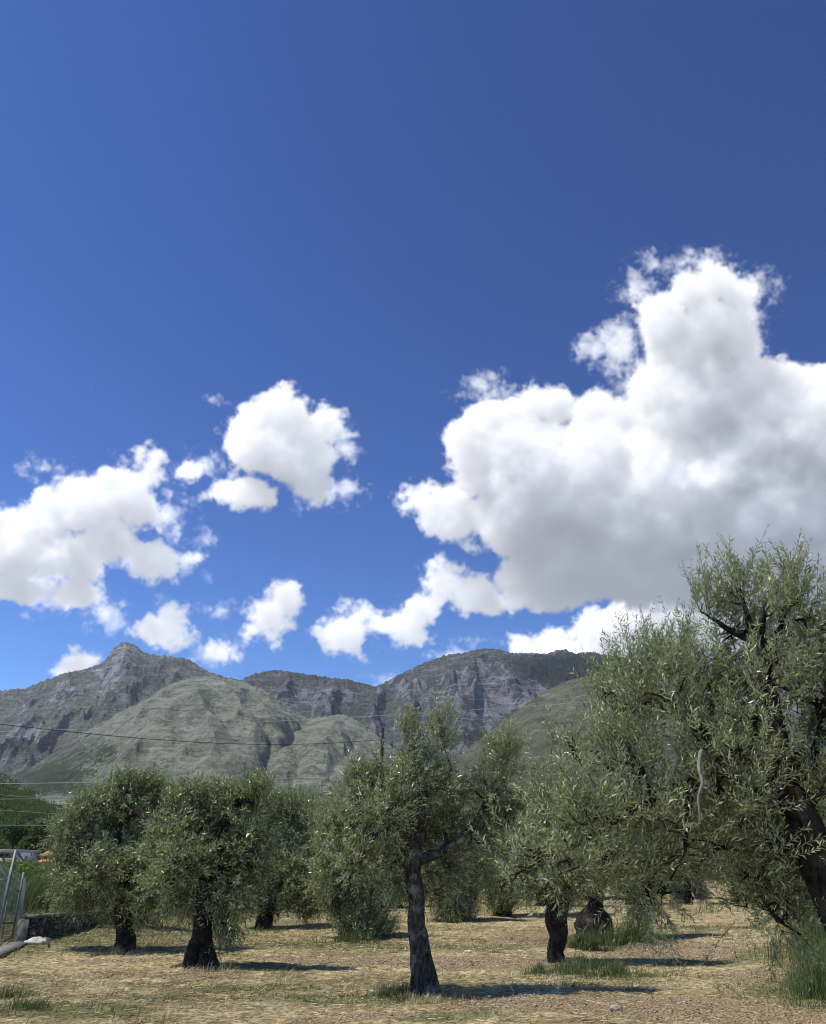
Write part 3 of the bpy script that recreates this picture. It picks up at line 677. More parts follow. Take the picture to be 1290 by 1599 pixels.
olive('big dark olive tree at the right edge leaning in from outside the picture', (1400, 1640),
    [[(1420,1700,0,.16),(1345,1520,0,.135),(1292,1375,0,.115),(1262,1300,0,.105),(1225,1235,0,.11)],
     [(1228,1240,0,.10),(1212,1180,0,.09),(1200,1110,0,.085),(1192,1050,0,.09),(1184,1002,.02,.075)],
     [(1195,1060,0,.05),(1210,1020,.1,.03),(1222,960,.1,.018),(1240,900,.1,.010)],
     [(1215,1190,0,.07),(1160,1180,-.1,.045),(1105,1205,-.15,.040),(1080,1230,-.1,.035),(1074,1290,0,.018),(1070,1330,0,.012)],
     [(1205,1150,0,.08),(1140,1110,.2,.05),(1060,1090,.3,.035),(990,1100,.35,.02)],
     [(1110,1210,-.1,.03),(1030,1240,0,.03),(950,1290,.1,.02),(880,1330,.1,.012)],
     [(1250,1290,0,.08),(1215,1330,.3,.05),(1190,1380,.4,.03)], [(1225,1230,0,.07),(1275,1180,.2,.05),(1290,1110,.2,.03)]],
    [(1112,965,34,44,.2,'u'),(1160,935,34,36,0,'u'),(1238,940,34,44,-.1,'u'),(1270,965,40,50,0),(1140,985,48,44,.2),(1195,955,34,34,-.3,'s'),(1222,995,46,46,.3),
     (1000,1050,36,40,.2,'u'),(950,1080,22,30,.3,'u'),(1056,1040,42,42,.1,'u'),(968,1110,46,48,.3),(1040,1090,58,50,-.2),(1110,1060,54,54,.3),(1100,1130,56,46,-.3),(1150,1110,50,50,.4),
     (1225,1075,48,50,.4),(1275,1090,44,70,0),(1290,1010,40,50,.2),(1330,1060,60,90,.1),(1350,1200,70,90,.2),
     (940,1175,42,40,.2),(888,1160,16,34,.3,'s'),(885,1205,26,26,.2,'s'),(1000,1190,60,48,-.1),(1075,1190,56,44,.4),(1150,1180,54,44,.6),(1245,1180,44,50,.5),(1290,1230,44,60,-.2),
     (866,1265,46,40,.2),(935,1265,60,44,-.2),(1010,1275,60,48,.2),(1085,1275,50,44,.5),(1150,1275,50,50,.5),(1200,1300,40,44,.7),(1130,1235,44,40,-.3),
     (1195,1070,34,34,-.35),(1215,1030,26,26,-.3,'s'),(1180,1120,36,36,-.4,'s'),(1160,1170,40,32,-.5,'s'),(1190,1240,36,34,-.45,'s'),(1055,1290,36,32,-.3,'s'),(1230,1320,26,30,-.35,'s'),(838,1340,42,30,0,'s'),(892,1345,48,32,-.2),(955,1350,50,34,.2),(1015,1350,44,32,.1),(1070,1335,34,24,.2),(1002,1402,18,30,.1,'d'),(1034,1398,14,26,.1,'d'),
     (1100,1160,44,40,.5),(1180,1270,46,44,.5),(1245,1300,40,40,.5),(1215,1400,46,36,.7),(1160,1390,36,30,.5),(1130,1325,44,30,.2),(1180,1365,50,34,.3),(1235,1360,40,44,.6),(1222,1412,46,32,.3),(1190,1405,30,24,.5),(1268,1405,34,40,.5),(1245,1435,30,20,.3),(1215,1440,20,16,.2,'d'),(1262,1360,34,34,.2),(805,1365,22,16,-.1,'s')],
    seed=21, D=6.0, dens=1.05*QUAL, wide=0.20, leaf=0.050, nl=12, rings=26, bark=BARKD, twl=0.31, up=1.0)
olive('leftmost olive tree with a rounded crown and a bulging black trunk base', (195, 1485),
    [[(194,1490,0,.19),(197,1472,0,.20),(193,1450,0,.155),(191,1425,0,.15),(196,1390,0,.16)],
     [(195,1400,0,.14),(180,1350,.2,.10),(185,1300,.2,.09),(202,1272,0,.085),(222,1270,-.3,.085),(238,1294,-.5,.085),(262,1305,-.7,.07),(290,1330,-.8,.04)],
     [(190,1360,0,.09),(150,1320,.2,.06),(125,1290,.3,.04)],[(190,1380,0,.08),(225,1350,.3,.05),(240,1330,.4,.03)]],
    [(180,1240,24,20,.2,'u'),(222,1244,34,22,.4,'u'),(150,1262,34,30,.2),(200,1252,38,28,.3),(115,1298,34,34,.2),(165,1305,40,36,.4),(215,1325,40,34,.4),(100,1345,28,34,.2),(150,1360,44,38,-.3),
     (205,1372,40,32,-.3),(112,1385,26,22,.1,'d'),(170,1400,34,24,.3),(236,1405,22,30,-.2,'d'),(128,1402,14,16,0,'d'),(250,1352,30,34,.4),(232,1270,26,26,.6),(262,1262,26,24,.5,'u'),(258,1300,26,30,.4)],
    seed=31, leaf=0.094, dens=.98*QUAL, nl=8, bark=BARKD, flare=(0.25,0.25), twl=.40)
olive('second olive tree from the left on a thick split black trunk', (314, 1508),
    [[(316,1512,0,.25),(314,1480,0,.19),(316,1440,0,.155),(318,1400,0,.15),(322,1370,0,.15)],
     [(320,1380,0,.16),(338,1340,0,.13),(345,1300,0,.12),(362,1270,0,.10),(380,1245,0,.05)],
     [(320,1380,0,.12),(295,1340,.2,.08),(285,1300,.3,.05)], [(325,1370,0,.10),(375,1345,-.2,.06),(400,1320,-.3,.03)],
     [(296,1514,-.25,.13),(298,1492,-.25,.12),(304,1468,-.15,.08)]],
    [(290,1264,34,24,.2,'u'),(330,1264,36,26,.3,'u'),(398,1256,24,28,-.1,'u'),(372,1258,30,26,.2),(275,1290,36,34,.2),(325,1295,44,38,.4),(385,1300,38,34,.1),(290,1340,42,36,-.2),(350,1345,42,36,.3),
     (395,1350,28,30,.2),(268,1375,32,28,0),(315,1375,40,26,.3),(365,1385,36,28,0),(358,1425,20,28,-.1,'d'),(345,1405,20,18,.1,'d'),(290,1400,28,16,0,'d'),(250,1330,22,32,.2)],
    seed=37, leaf=0.092, dens=.98*QUAL, nl=8, bark=BARKD, flare=(0.55,0.3), twl=.40)
olive('third olive tree from the left with a low dense crown and short leaning trunk', (414, 1450),
    [[(412,1454,0,.26),(415,1435,0,.22),(420,1405,0,.21)],[(418,1412,0,.2),(400,1375,.2,.12),(390,1340,.2,.08)],[(420,1410,0,.2),(445,1375,.2,.12),(460,1330,.2,.08)]],
    [(420,1280,38,30,.4,'u'),(462,1278,34,30,.2,'u'),(385,1285,26,26,.5,'u'),(500,1300,24,30,.4),(380,1325,30,32,.2),(430,1325,44,34,0),(478,1330,32,36,.3),(395,1365,36,28,-.3),(450,1370,44,30,-.3),(490,1370,24,26,.3),(420,1392,34,18,.2,'d'),(470,1395,30,18,0,'d')],
    seed=41, leaf=0.115, dens=1.2*QUAL, nl=7, bark=BARKD, twl=.55, rings=14)
olive('olive tree with a skirt of leafy suckers round its foot, left of centre', (543, 1466),
    [[(545,1470,0,.19),(540,1430,0,.14),(535,1400,0,.13)],[(537,1405,0,.12),(560,1365,0,.08),(575,1330,.2,.05)],[(536,1405,0,.12),(520,1360,.2,.08),(515,1310,.2,.05)]],
    [(512,1295,34,28,.3,'u'),(545,1300,30,28,.6),(520,1335,40,32,0),(570,1335,36,32,.4),(540,1370,42,28,-.2),(585,1375,34,26,.2),(510,1375,26,26,.2),(570,1400,34,20,-.2,'d'),(530,1400,26,16,0,'d')],
    seed=43, leaf=0.098, dens=1.1*QUAL, nl=8, bark=BARKD, twl=.48, rings=14, suckers=[(562,1425,22,22,-.3),(555,1448,26,20,-.4),(580,1460,26,12,-.5),(535,1455,18,12,-.3),(600,1468,16,7,-.3)])
olive('olive tree on a gnarled stump like black trunk above bright weeds', (870, 1503),
    [[(870,1508,0,.17),(866,1485,0,.15),(872,1462,0,.165),(868,1436,0,.23),(872,1412,0,.19)],[(872,1420,0,.15),(850,1375,.2,.09),(835,1330,.2,.06)],[(875,1420,.1,.14),(895,1370,.2,.08),(900,1320,.2,.05)]],
    [(845,1300,34,32,.2,'u'),(885,1290,34,30,.3,'u'),(825,1335,34,32,.2),(870,1335,44,36,-.2),(910,1335,34,32,.3),(840,1370,36,26,0),(890,1380,38,24,-.1),(880,1392,22,10,.2,'d'),(815,1370,20,22,.2),(950,1340,40,34,-.4),(990,1325,32,30,-.3),(930,1300,36,28,0)],
    seed=47, leaf=0.068, dens=.9*QUAL, nl=9, bark=BARKD, flare=(0.35,0.2), twl=.38)
olive('olive tree on a huge swollen bulb of a trunk half hidden by tall weeds', (928, 1466),
    [[(928,1478,.2,.40),(930,1460,.2,.47),(930,1444,.2,.48),(929,1430,.2,.40),(929,1421,.15,.25),(930,1410,.1,.17),(934,1392,0,.14),(926,1366,0,.12)],[(934,1392,0,.13),(952,1350,.2,.08),(975,1310,.2,.05)],[(926,1366,0,.11),(905,1340,.2,.07)]],
    [(945,1290,40,34,.3,'u'),(990,1300,40,34,.4,'u'),(920,1330,36,34,.2),(965,1345,46,36,-.1),(1015,1345,38,34,.3),(900,1375,26,24,.2),(995,1372,34,24,.1),(1000,1408,16,26,0,'d')],
    seed=53, leaf=0.078, dens=.9*QUAL, nl=8, bark=BARKD, flare=(0.1,0.3), twl=.42)
olive('olive tree with an ivy wrapped trunk just right of the centre tree', (706, 1438),
    [[(706,1442,0,.26),(706,1410,0,.2),(702,1380,0,.17)],[(703,1385,0,.15),(680,1350,.2,.1),(670,1320,.2,.06)],[(703,1385,0,.15),(725,1350,.2,.1)]],
    [(672,1325,32,28,.3),(710,1325,36,30,.2),(735,1350,30,28,.2),(690,1360,42,28,-.3),(720,1385,30,20,0),(675,1388,28,20,.2),(712,1405,18,24,-.4,'d'),(705,1425,14,18,-.4,'d')],
    seed=59, leaf=0.10, dens=.95*QUAL, nl=7, bark=BARKD, twl=.6, rings=12, suckers=[(725,1436,12,10,-.3),(690,1432,10,12,-.3),(700,1418,12,16,-.4)])
olive('olive tree whose trunk is hidden by a broom of straight upright suckers', (783, 1430),
    [[(785,1434,0,.30),(783,1405,0,.24),(785,1385,0,.2)],[(785,1390,0,.15),(765,1350,.2,.1),(760,1320,.2,.06)],[(785,1390,0,.15),(810,1345,.2,.1),(815,1300,.2,.06)]],
    [(770,1290,34,28,.3),(815,1275,34,30,.2,'u'),(850,1300,30,28,.2),(790,1320,44,34,-.3),(835,1340,36,28,0),(760,1355,30,26,.2),(800,1372,38,22,-.4),(785,1392,24,14,.2,'d')],
    seed=61, leaf=0.105, dens=.95*QUAL, nl=7, bark=BARKD, twl=.6, rings=12, suckers=[(775,1412,14,18,-.4),(795,1414,14,16,-.4),(782,1422,18,10,-.5)])
olive('slender young looking olive tree seen through the gap under the big right tree', (1075, 1411),
    [[(1075,1414,0,.24),(1074,1390,0,.2),(1072,1368,0,.19)],[(1072,1372,0,.16),(1055,1350,.2,.1)],[(1073,1374,0,.15),(1088,1358,.1,.12),(1098,1340,.1,.08)]],
    [(1050,1330,30,22,.2),(1090,1322,34,24,.2,'u'),(1115,1345,26,20,.2),(1070,1348,30,18,-.4),(1040,1352,20,16,.2),(1130,1330,24,22,.3)],
    seed=67, leaf=0.125, dens=.9*QUAL, nl=6, bark=BARKD, twl=.7, rings=10, suckers=[(1058,1404,10,12,-.2),(1092,1405,12,12,-.3)])
olive('dark olive trunk close behind the leftmost tree, by the end of the wall', (179, 1441),
    [[(179,1447,0,.34),(178,1425,0,.32),(178,1400,0,.28),(176,1380,0,.24)],[(177,1385,0,.15),(160,1350,.2,.1)],[(177,1385,0,.15),(195,1350,.2,.1)]],
    [(150,1330,30,28,.2),(190,1320,36,32,.2),(170,1360,40,28,0),(210,1355,30,26,.2),(140,1370,24,20,.2)], seed=71, leaf=0.10, dens=.8*QUAL, nl=7, bark=BARKD, twl=.6, rings=12)

def back_olive(label, x, y, hpx, wpx, seed, lmat=None, dens=.8, trunkr=0.24):
    """smaller trees in the rows behind: trunk and crown of their own"""
    r = random.Random(seed); D = DG(x, y)
    lean = r.uniform(-.12, .12)*hpx
    tx, ty = x+lean*.4, y-hpx*0.36
    limbs = [[(x,y+2,0,trunkr*1.2),(x+lean*.2,y-hpx*.2,0,trunkr),(tx,ty,0,trunkr*.8)]]
    cl = []
    n = max(6, int(wpx*hpx/900)); n = min(n, 11)
    for i in range(n):
        a = i/n*2*math.pi+r.uniform(-.3,.3); rr = r.uniform(.35,.62)
        cx = x+lean+math.cos(a)*wpx*.5*rr*1.05; cy = y-hpx*0.62-math.sin(a)*hpx*.34*rr*1.1
        cl.append((cx, cy, wpx*r.uniform(.17,.24), hpx*r.uniform(.14,.20), r.uniform(-1.2,1.2), 'u' if math.sin(a) > .5 else ('d' if math.sin(a) < -.6 else 'n')))
    cl.append((x+lean, y-hpx*.62, wpx*.26, hpx*.2, 0))
    for s in (-1, 1): limbs.append([(tx, ty+4, 0, trunkr*.6), (tx+s*wpx*.14, ty-hpx*.15, .2*s, trunkr*.4), (tx+s*wpx*.2, ty-hpx*.3, .3*s, trunkr*.2)])
    lf = min(0.30, 0.0030*D+0.005)
    olive(label, (x, y), limbs, cl, seed, leaf=lf, dens=dens, nl=6, wide=0.26, bark=BARKD, twl=min(1.0, .016*D), rings=10, lmat=lmat)
for args in [
    ('thin trunked olive tree behind, between the third and the sucker skirted tree', 503, 1423, 150, 110, 101),
    ('pale olive tree far behind the second tree from the left', 352, 1418, 150, 120, 102),
    ('small far olive tree whose foot shows left of the centre trunk', 617, 1418, 120, 120, 103),
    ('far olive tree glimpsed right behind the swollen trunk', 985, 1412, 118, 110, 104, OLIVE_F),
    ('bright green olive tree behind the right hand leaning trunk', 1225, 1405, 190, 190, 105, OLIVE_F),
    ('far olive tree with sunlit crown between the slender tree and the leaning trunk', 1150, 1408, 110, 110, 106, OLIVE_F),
    ('far olive tree above the stump like trunk', 850, 1414, 124, 110, 107),
    ('far row olive tree behind the ivy wrapped trunk', 740, 1410, 118, 110, 108),
    ('far row olive tree behind the skirt of suckers', 575, 1409, 112, 110, 109),
    ('far olive tree at the back behind the third tree from the left', 455, 1410, 116, 110, 110),
    ('far olive tree at the back, left of the second trunk', 270, 1411, 118, 110, 111),
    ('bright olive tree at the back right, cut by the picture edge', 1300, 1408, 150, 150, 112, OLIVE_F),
    ('far olive tree in line with the bulb trunk, against the dark hedge', 915, 1404, 100, 96, 113),
    ('furthest olive tree behind the straight centre trunk', 660, 1404, 100, 96, 114),
    ('furthest olive tree between centre trunk and broom suckers', 800, 1403, 98, 90, 115),
    ('furthest olive tree seen right of the third trunk', 530, 1403, 96, 92, 116),
    ('furthest olive tree under the hanging boughs on the right', 1060, 1402, 92, 90, 117),
    ('furthest olive tree in the gap between second and third trunks', 385, 1404, 96, 90, 118)]:
    back_olive(*args)
# a bare grey bent branch hanging in front of the right tree is part of that tree
rt = [o for o in bpy.data.objects if o.name.startswith('olive_tree') and o.get('label', '').startswith('big dark')][0]
V, F = tube([list(P(1112,1200,5.83)), list(P(1103,1180,5.6)), list(P(1095,1174,5.42)), list(P(1092,1200,5.34)), list(P(1097,1222,5.3)), list(P(1091,1245,5.3)), list(P(1094,1282,5.3))], [.013,.013,.013,.012,.010,.009,.005], n=8, seg=.02, rough=.3)
o = npmesh('bare_branch', V, fixtri(F), plain('bare_wood', (0.20, 0.185, 0.16), .8, .2, .3, 30), rt, smooth=True); o['label'] = 'bare pale grey bent branch'
# ------------------------------------------------------------------ grass, straw and weeds
def blades(Pt, H, Wd, lean, az, curl=0.3, rng=None):
    """bent two piece blades at points Pt: height/length H, width Wd, lean (0 upright, 1 flat)"""
    n = len(Pt); d = np.stack([np.cos(az), np.sin(az), np.zeros(n)], 1); up = np.array([0, 0, 1.0])
    g = unit(d*lean[:, None]+up*(1-lean[:, None])); side = unit(np.cross(g, rng.normal(size=(n, 3))))
    mid = Pt+g*(H*0.55)[:, None]; g2 = unit(g+d*curl-up*curl*0.6); tip = mid+g2*(H*0.45)[:, None]
    w = Wd[:, None]*0.5
    V = np.stack([Pt-side*w, Pt+side*w, mid+side*w*0.85, mid-side*w*0.85, tip], 1).reshape(-1, 3)
    b = np.arange(n)*5
    return V, [np.stack([b, b+1, b+2, b+3], 1), np.stack([b+3, b+2, b+4], 1)]
def blade_mat(name, stops, trans=0.25):
    m = bpy.data.materials.new(name); m.use_nodes = True; t = NT(m.node_tree); t.t.nodes.clear()
    cr = t.n('ShaderNodeValToRGB', {0: attr(t, 'tone')}); e = cr.color_ramp.elements
    e[0].position = 0; e[0].color = (*stops[0], 1); e[1].position = 1; e[1].color = (*stops[-1], 1)
    for i, s in enumerate(stops[1:-1]): q = e.new((i+1)/(len(stops)-1)); q.color = (*s, 1)
    p = t.n('ShaderNodeBsdfPrincipled', {'Base Color': cr.outputs[0], 'Roughness': 0.6, 'Specular IOR Level': 0.3})
    tr = t.n('ShaderNodeBsdfTranslucent', {'Color': cr.outputs[0]})
    mx = t.n('ShaderNodeMixShader', {0: trans, 1: p.outputs[0], 2: tr.outputs[0]})
    t.n('ShaderNodeOutputMaterial', {'Surface': mx.outputs[0]})
    return m
STRAW = blade_mat('straw', [(0.12, 0.085, 0.03), (0.36, 0.28, 0.12), (0.62, 0.53, 0.29), (0.86, 0.78, 0.52)], .2)
GREENB = blade_mat('green_blade', [(0.035, 0.06, 0.015), (0.075, 0.115, 0.028), (0.14, 0.17, 0.06), (0.30, 0.27, 0.13)], 0.35)
LUSH = blade_mat('lush_green_blade', [(0.045, 0.075, 0.018), (0.085, 0.125, 0.035), (0.15, 0.19, 0.065), (0.33, 0.32, 0.16)], 0.35)
rg = np.random.default_rng(77)
def scatter(y0, y1, n, rng):
    y = y0+(y1-y0)*np.sqrt(rng.random(n)); w = 0.56*y+1.2
    x = (rng.random(n)*2-1)*w
    return x, y
def sheet(name, label, m, fields, seed, green):
    rng = np.random.default_rng(seed); VV = []; QQ = []; TT = []; n0 = 0; tq = []; tt = []
    for (y0, y1, n, h, w) in fields:
        x, y = scatter(y0, y1, n, rng)
        gmk = green_mask(x, y)+0.45*fbm(x*.5, y*.5, 9.0, 3); emk = earth_mask(x, y)*0.9+0.3*fbm(x*.45, y*.45, 19.0, 3)
        cl = fbm(x*1.7, y*1.7, 3.0, 3)
        if green: keep = rng.random(n) < np.clip((gmk-0.15)*1.5+cl*0.5+0.10, 0.03, 1)*np.clip(1-emk*.6, .2, 1)
        else: keep = rng.random(n) < np.clip(1.0-emk*1.1-0.35*gmk, 0.10, 1)*np.clip(0.55+cl*1.5, 0.04, 1)*np.clip(1.15-1.6*sstep(.25, .6, fbm(x*.4, y*1.1, 44.0, 3)), .15, 1)
        x, y, cl = x[keep], y[keep], cl[keep]; k = len(x)
        z = ground_z(x, y)+0.035*fbm(x*1.3, y*1.3, 1.0, 3)*0.9
        stand = rng.random(k) < (0.6 if green else 0.07)
        lean = np.where(stand, 0.2+rng.random(k)*0.5, 0.86+0.14*rng.random(k))
        H = h*(0.5+rng.random(k))*np.where(stand, 0.55+0.6*np.clip(cl, 0, 1), 1.0)
        # mown swathes lie roughly one way
        az = np.where(rng.random(k) < 0.45, 0.5+fbm(x*.2, y*.2, 5.0, 2)*2+rng.normal(size=k)*.4, rng.random(k)*2*math.pi)
        V, F = blades(np.stack([x, y, z+0.004], 1), H, w*(0.6+0.8*rng.random(k)), lean, az, 0.35, rng)
        t_ = np.clip(rng.beta(2.2, 2.0, k)+0.25*pn(x*.8, y*.8, 30.0)+0.1*cl, 0, 1)
        VV.append(V); QQ.append(F[0]+n0); tq.append(t_); TT.append(F[1]+n0); tt.append(t_); n0 += len(V)
    o = npmesh(name, np.concatenate(VV), [np.concatenate(QQ), np.concatenate(TT)], m, tone=np.concatenate(tq+tt))
    return tag(o, label, kind='stuff')
sheet('dry_grass', 'mown dry straw coloured grass covering the grove floor', STRAW, [(9.0, 15.5, 130000, 0.15, 0.0062), (15.5, 27, 110000, 0.19, 0.0095), (27, 65, 100000, 0.26, 0.018)], 5, False)
sheet('green_grass', 'thin green grass growing through the straw in patches', GREENB, [(9.0, 15.5, 70000, 0.09, 0.0055), (15.5, 27, 52000, 0.12, 0.0085), (27, 65, 26000, 0.20, 0.016)], 6, True)
def patch(name, label, m, spots, seed, wdt=0.006, lean0=0.45):
    """spots: (px, py, rx m, ry m, n, height)"""
    rng = np.random.default_rng(seed); VV = []; QQ = []; TT = []; T = []; n0 = 0
    for (px, py, rx, ry, n, h) in spots:
        g = G(px, py); r = np.minimum(np.abs(rng.normal(size=n))*0.62, 1.9); a = rng.random(n)*2*math.pi
        x = g.x+rx*r*np.cos(a)+0.1*rx*rng.normal(size=n); y = g.y+ry*r*np.sin(a)+0.1*ry*rng.normal(size=n)
        cl = fbm(x*2.2, y*2.2, 8.0, 2); keep = rng.random(n) < np.clip(0.5+1.6*cl, 0.02, 1); x, y, r, cl = x[keep], y[keep], r[keep], cl[keep]; k = len(x)
        H = h*(0.3+1.0*rng.random(k)**1.5)*(1.25-0.45*r)*(1+0.9*cl)
        V, F = blades(np.stack([x, y, ground_z(x, y)-0.01], 1), H, np.full(k, wdt)*(0.6+0.8*rng.random(k))*max(1, g.y/14), rng.random(k)**1.5*lean0, rng.normal(size=k)*1.2+0.3, 0.4, rng)
        VV.append(V); QQ.append(F[0]+n0); TT.append(F[1]+n0); T.append(np.clip(rng.beta(2, 2.5, k)+0.15*cl, 0, 1)); n0 += len(V)
    o = npmesh(name, np.concatenate(VV), [np.concatenate(QQ), np.concatenate(TT)], m, tone=np.concatenate(T+T))
    return tag(o, label, kind='stuff')
patch('green_weeds', 'bright green weeds round the stump like trunk', LUSH, [(885, 1522, .75, .5, 2000, .15), (960, 1524, .75, .5, 2000, .17), (925, 1512, .6, .4, 1200, .22), (845, 1520, .3, .25, 700, .14), (905, 1540, .9, .2, 900, .08), (1055, 1520, .3, .15, 160, .14), (1070, 1508, .9, .4, 900, .08)], 11)
patch('tall_weeds', 'tall dark green weeds beside the bulb shaped trunk', GREENB, [(950, 1476, .55, .4, 1700, .42), (985, 1472, .6, .35, 1700, .38), (905, 1482, .45, .3, 1000, .28), (1010, 1470, .4, .3, 500, .25), (925, 1484, .5, .2, 800, .22)], 12, wdt=.007)
patch('tall_grass', 'tall green grass at the right edge of the picture', LUSH, [(1285, 1500, .55, 1.6, 5200, .62), (1265, 1540, .35, .8, 1500, .30), (1290, 1560, .5, .7, 2600, .40), (1250, 1480, .4, .8, 900, .28), (1270, 1440, .7, 2.0, 2400, .55)], 13, wdt=.007, lean0=.55)
patch('tall_grass', 'yellowing tall grass in front of the green verge at the right', STRAW, [(1225, 1460, .5, 1.0, 700, .35), (1245, 1500, .4, 1.0, 800, .32), (1190, 1440, .8, 1.2, 500, .25), (1100, 1425, .8, 1.0, 700, .35), (1050, 1420, .6, .8, 500, .4)], 14, wdt=.006)
patch('grass_tufts', 'dry grass tufts at the foot of the centre and left trunks', STRAW, [(640, 1558, .45, .25, 600, .10), (700, 1562, .5, .25, 600, .10), (590, 1545, .5, .2, 800, .10), (665, 1570, .7, .2, 600, .08), (310, 1518, .6, .3, 500, .13), (195, 1490, .5, .3, 400, .14), (240, 1475, .8, .6, 500, .12), (740, 1425, 1.2, 1.5, 700, .35), (690, 1430, .5, 1.0, 500, .5), (480, 1435, 1.2, 1.5, 600, .25), (600, 1440, 1.5, 1.5, 600, .22)], 15)
patch('green_weeds', 'green weeds among the dry stalks left of the centre trunk', GREENB, [(640, 1552, .35, .2, 700, .12), (600, 1556, .4, .15, 500, .09), (560, 1472, 1.0, .6, 1400, .22), (705, 1440, .7, .5, 500, .35), (500, 1425, 1.2, 1.5, 900, .3), (420, 1455, .8, .5, 400, .14), (110, 1442, 2.0, .6, 1800, .28), (200, 1437, 1.8, .6, 1600, .30), (285, 1432, 2.5, .7, 1200, .25), (75, 1412, 2.2, 3.0, 5200, .62), (110, 1410, 3.0, 4.0, 5200, .60), (50, 1418, 1.6, 2.0, 2600, .55), (100, 1400, 6, 9, 6000, .8), (20, 1420, 2.5, 4.0, 3500, .7), (160, 1410, 4.0, 4.0, 3000, .6), (45, 1575, .8, .4, 1200, .10), (10, 1560, .6, .5, 900, .11)], 16)

def blob(C, r, seed, rough=0.25, sub=3, sq=(1, 1, 1)):
    bm = bmesh.new(); bmesh.ops.create_icosphere(bm, subdivisions=sub, radius=1.0)
    V = np.array([v.co for v in bm.verts]); F = np.array([[v.index for v in f.verts] for f in bm.faces]); bm.free()
    k = 1+rough*pn(V[:, 0]*1.6+seed, V[:, 1]*1.6, V[:, 2]*1.6)+rough*0.5*pn(V[:, 0]*4+seed, V[:, 1]*4, V[:, 2]*4)
    return V*k[:, None]*np.array(sq)*r+np.array(C), F
PALE = plain('pale_limestone', (0.55, 0.52, 0.44), .9, .2, .25, 14, bump=.6)
def stone(label, px, py, r, sq, seed, cat='rock', m=PALE, name='rock'):
    g = G(px, py); V, F = blob((g.x, g.y, g.z+r*sq[2]*0.15), r, seed, .45, 3, sq)
    V = V+0
    return tag(npmesh(name, V, F, m), label, cat)
stone('large flat pale stone lying in the grass by the wall end', 56, 1475, .20, (1.2, .8, .6), 5)
stone('small pale stone touching the right side of the flat one by the wall', 69, 1471, .12, (1.1, .8, .7), 8)
stone('pinkish stone in the earth at the bottom right of the picture', 962, 1576, .055, (1.4, .8, .7), 12, m=plain('pink_stone', (0.42, 0.33, 0.27), .9, .2, .2, 20, bump=.5))
stone('light stone on the straw to the right of the centre trunk', 733, 1487, .08, (1.3, .8, .5), 15)
# loose gravel in the bare earth
rng = np.random.default_rng(8); GV = []; GF = []; n0 = 0
V0, F0 = blob((0, 0, 0), 1, 2, .3, 1)
x, y = scatter(9, 22, 16000, rng); k = rng.random(len(x)) < np.clip(earth_mask(x, y)*1.1-0.1, 0.02, 1); x, y = x[k], y[k]
for a, b_ in zip(x, y):
    r = rng.uniform(.006, .022) if rng.random() < .93 else rng.uniform(.02, .032)
    v = V0[:, [0, 1, 2] if rng.random() < .5 else [1, 0, 2]]*np.array([r, r*rng.uniform(.6, 1), r*.6])
    GV.append(v+np.array([a, b_, 0])); GF.append(F0+n0); n0 += len(v)
GV = np.concatenate(GV); nvp = len(V0); cx = np.repeat(x, nvp); cy = np.repeat(y, nvp); GV[:, 2] += ground_z(cx, cy)+0.03*fbm(cx*1.3, cy*1.3, 1.0, 3)+.004
m = blade_mat('gravel_stone', [(0.12, 0.08, 0.045), (0.26, 0.19, 0.12), (0.36, 0.29, 0.20), (0.50, 0.45, 0.36)], 0.0)
tag(npmesh('gravel', GV, np.concatenate(GF), m, tone=np.repeat(rng.random(len(x)), len(F0))), 'small stones and clods in the bare earth', kind='stuff')

# ------------------------------------------------------------------ leafy masses
def cards(C, R3, n, s, rng):
    q = unit(rng.normal(size=(n, 3))); q[:, 2] = np.abs(q[:, 2])*1.0-0.15*(rng.random(n) < .4)
    rad = (0.62+0.38*rng.random((n, 1)))*(1+0.22*pn(q[:, :1]*2.3+C[0], q[:, 1:2]*2.3+C[1], q[:, 2:3]*2.3))
    O = np.array(C)+q*rad*R3
    a = unit(rng.normal(size=(n, 3))); nn = unit(q+rng.normal(size=(n, 3))*0.7); a = unit(np.cross(nn, a)); b_ = np.cross(nn, a)
    ss_ = s*(0.6+0.8*rng.random((n, 1)))
    V = np.stack([O-a*ss_, O-b_*ss_*.45, O+a*ss_, O+b_*ss_*.45], 1).reshape(-1, 3)
    return V, np.arange(n*4).reshape(-1, 4)
SHR = leaf_mat('shrub_leaf', (0.035, 0.060, 0.018), (0.085, 0.125, 0.035), (0.09, 0.13, 0.05), .25, (0.16, 0.17, 0.05), .8)
SHRB = leaf_mat('bright_shrub_leaf', (0.07, 0.12, 0.025), (0.16, 0.23, 0.06), (0.15, 0.22, 0.07), .35, (0.26, 0.28, 0.08), .8)
def leafmass(name, label, balls, m, seed, kind=None, cat=None, group=None, base=None):
    rng = np.random.default_rng(seed); V = []; F = []; T = []; n0 = 0
    for (C, R3, n, s) in balls:
        v, f = cards(C, np.array(R3), n, s, rng); V.append(v); F.append(f+n0); n0 += len(v)
        T.append(np.clip(rng.random()*.35+rng.random(n)*.6, 0, .93))
    o = npmesh(name, np.concatenate(V), np.concatenate(F), m, None, tone=np.concatenate(T))
    return tag(o, label, cat, group, kind)
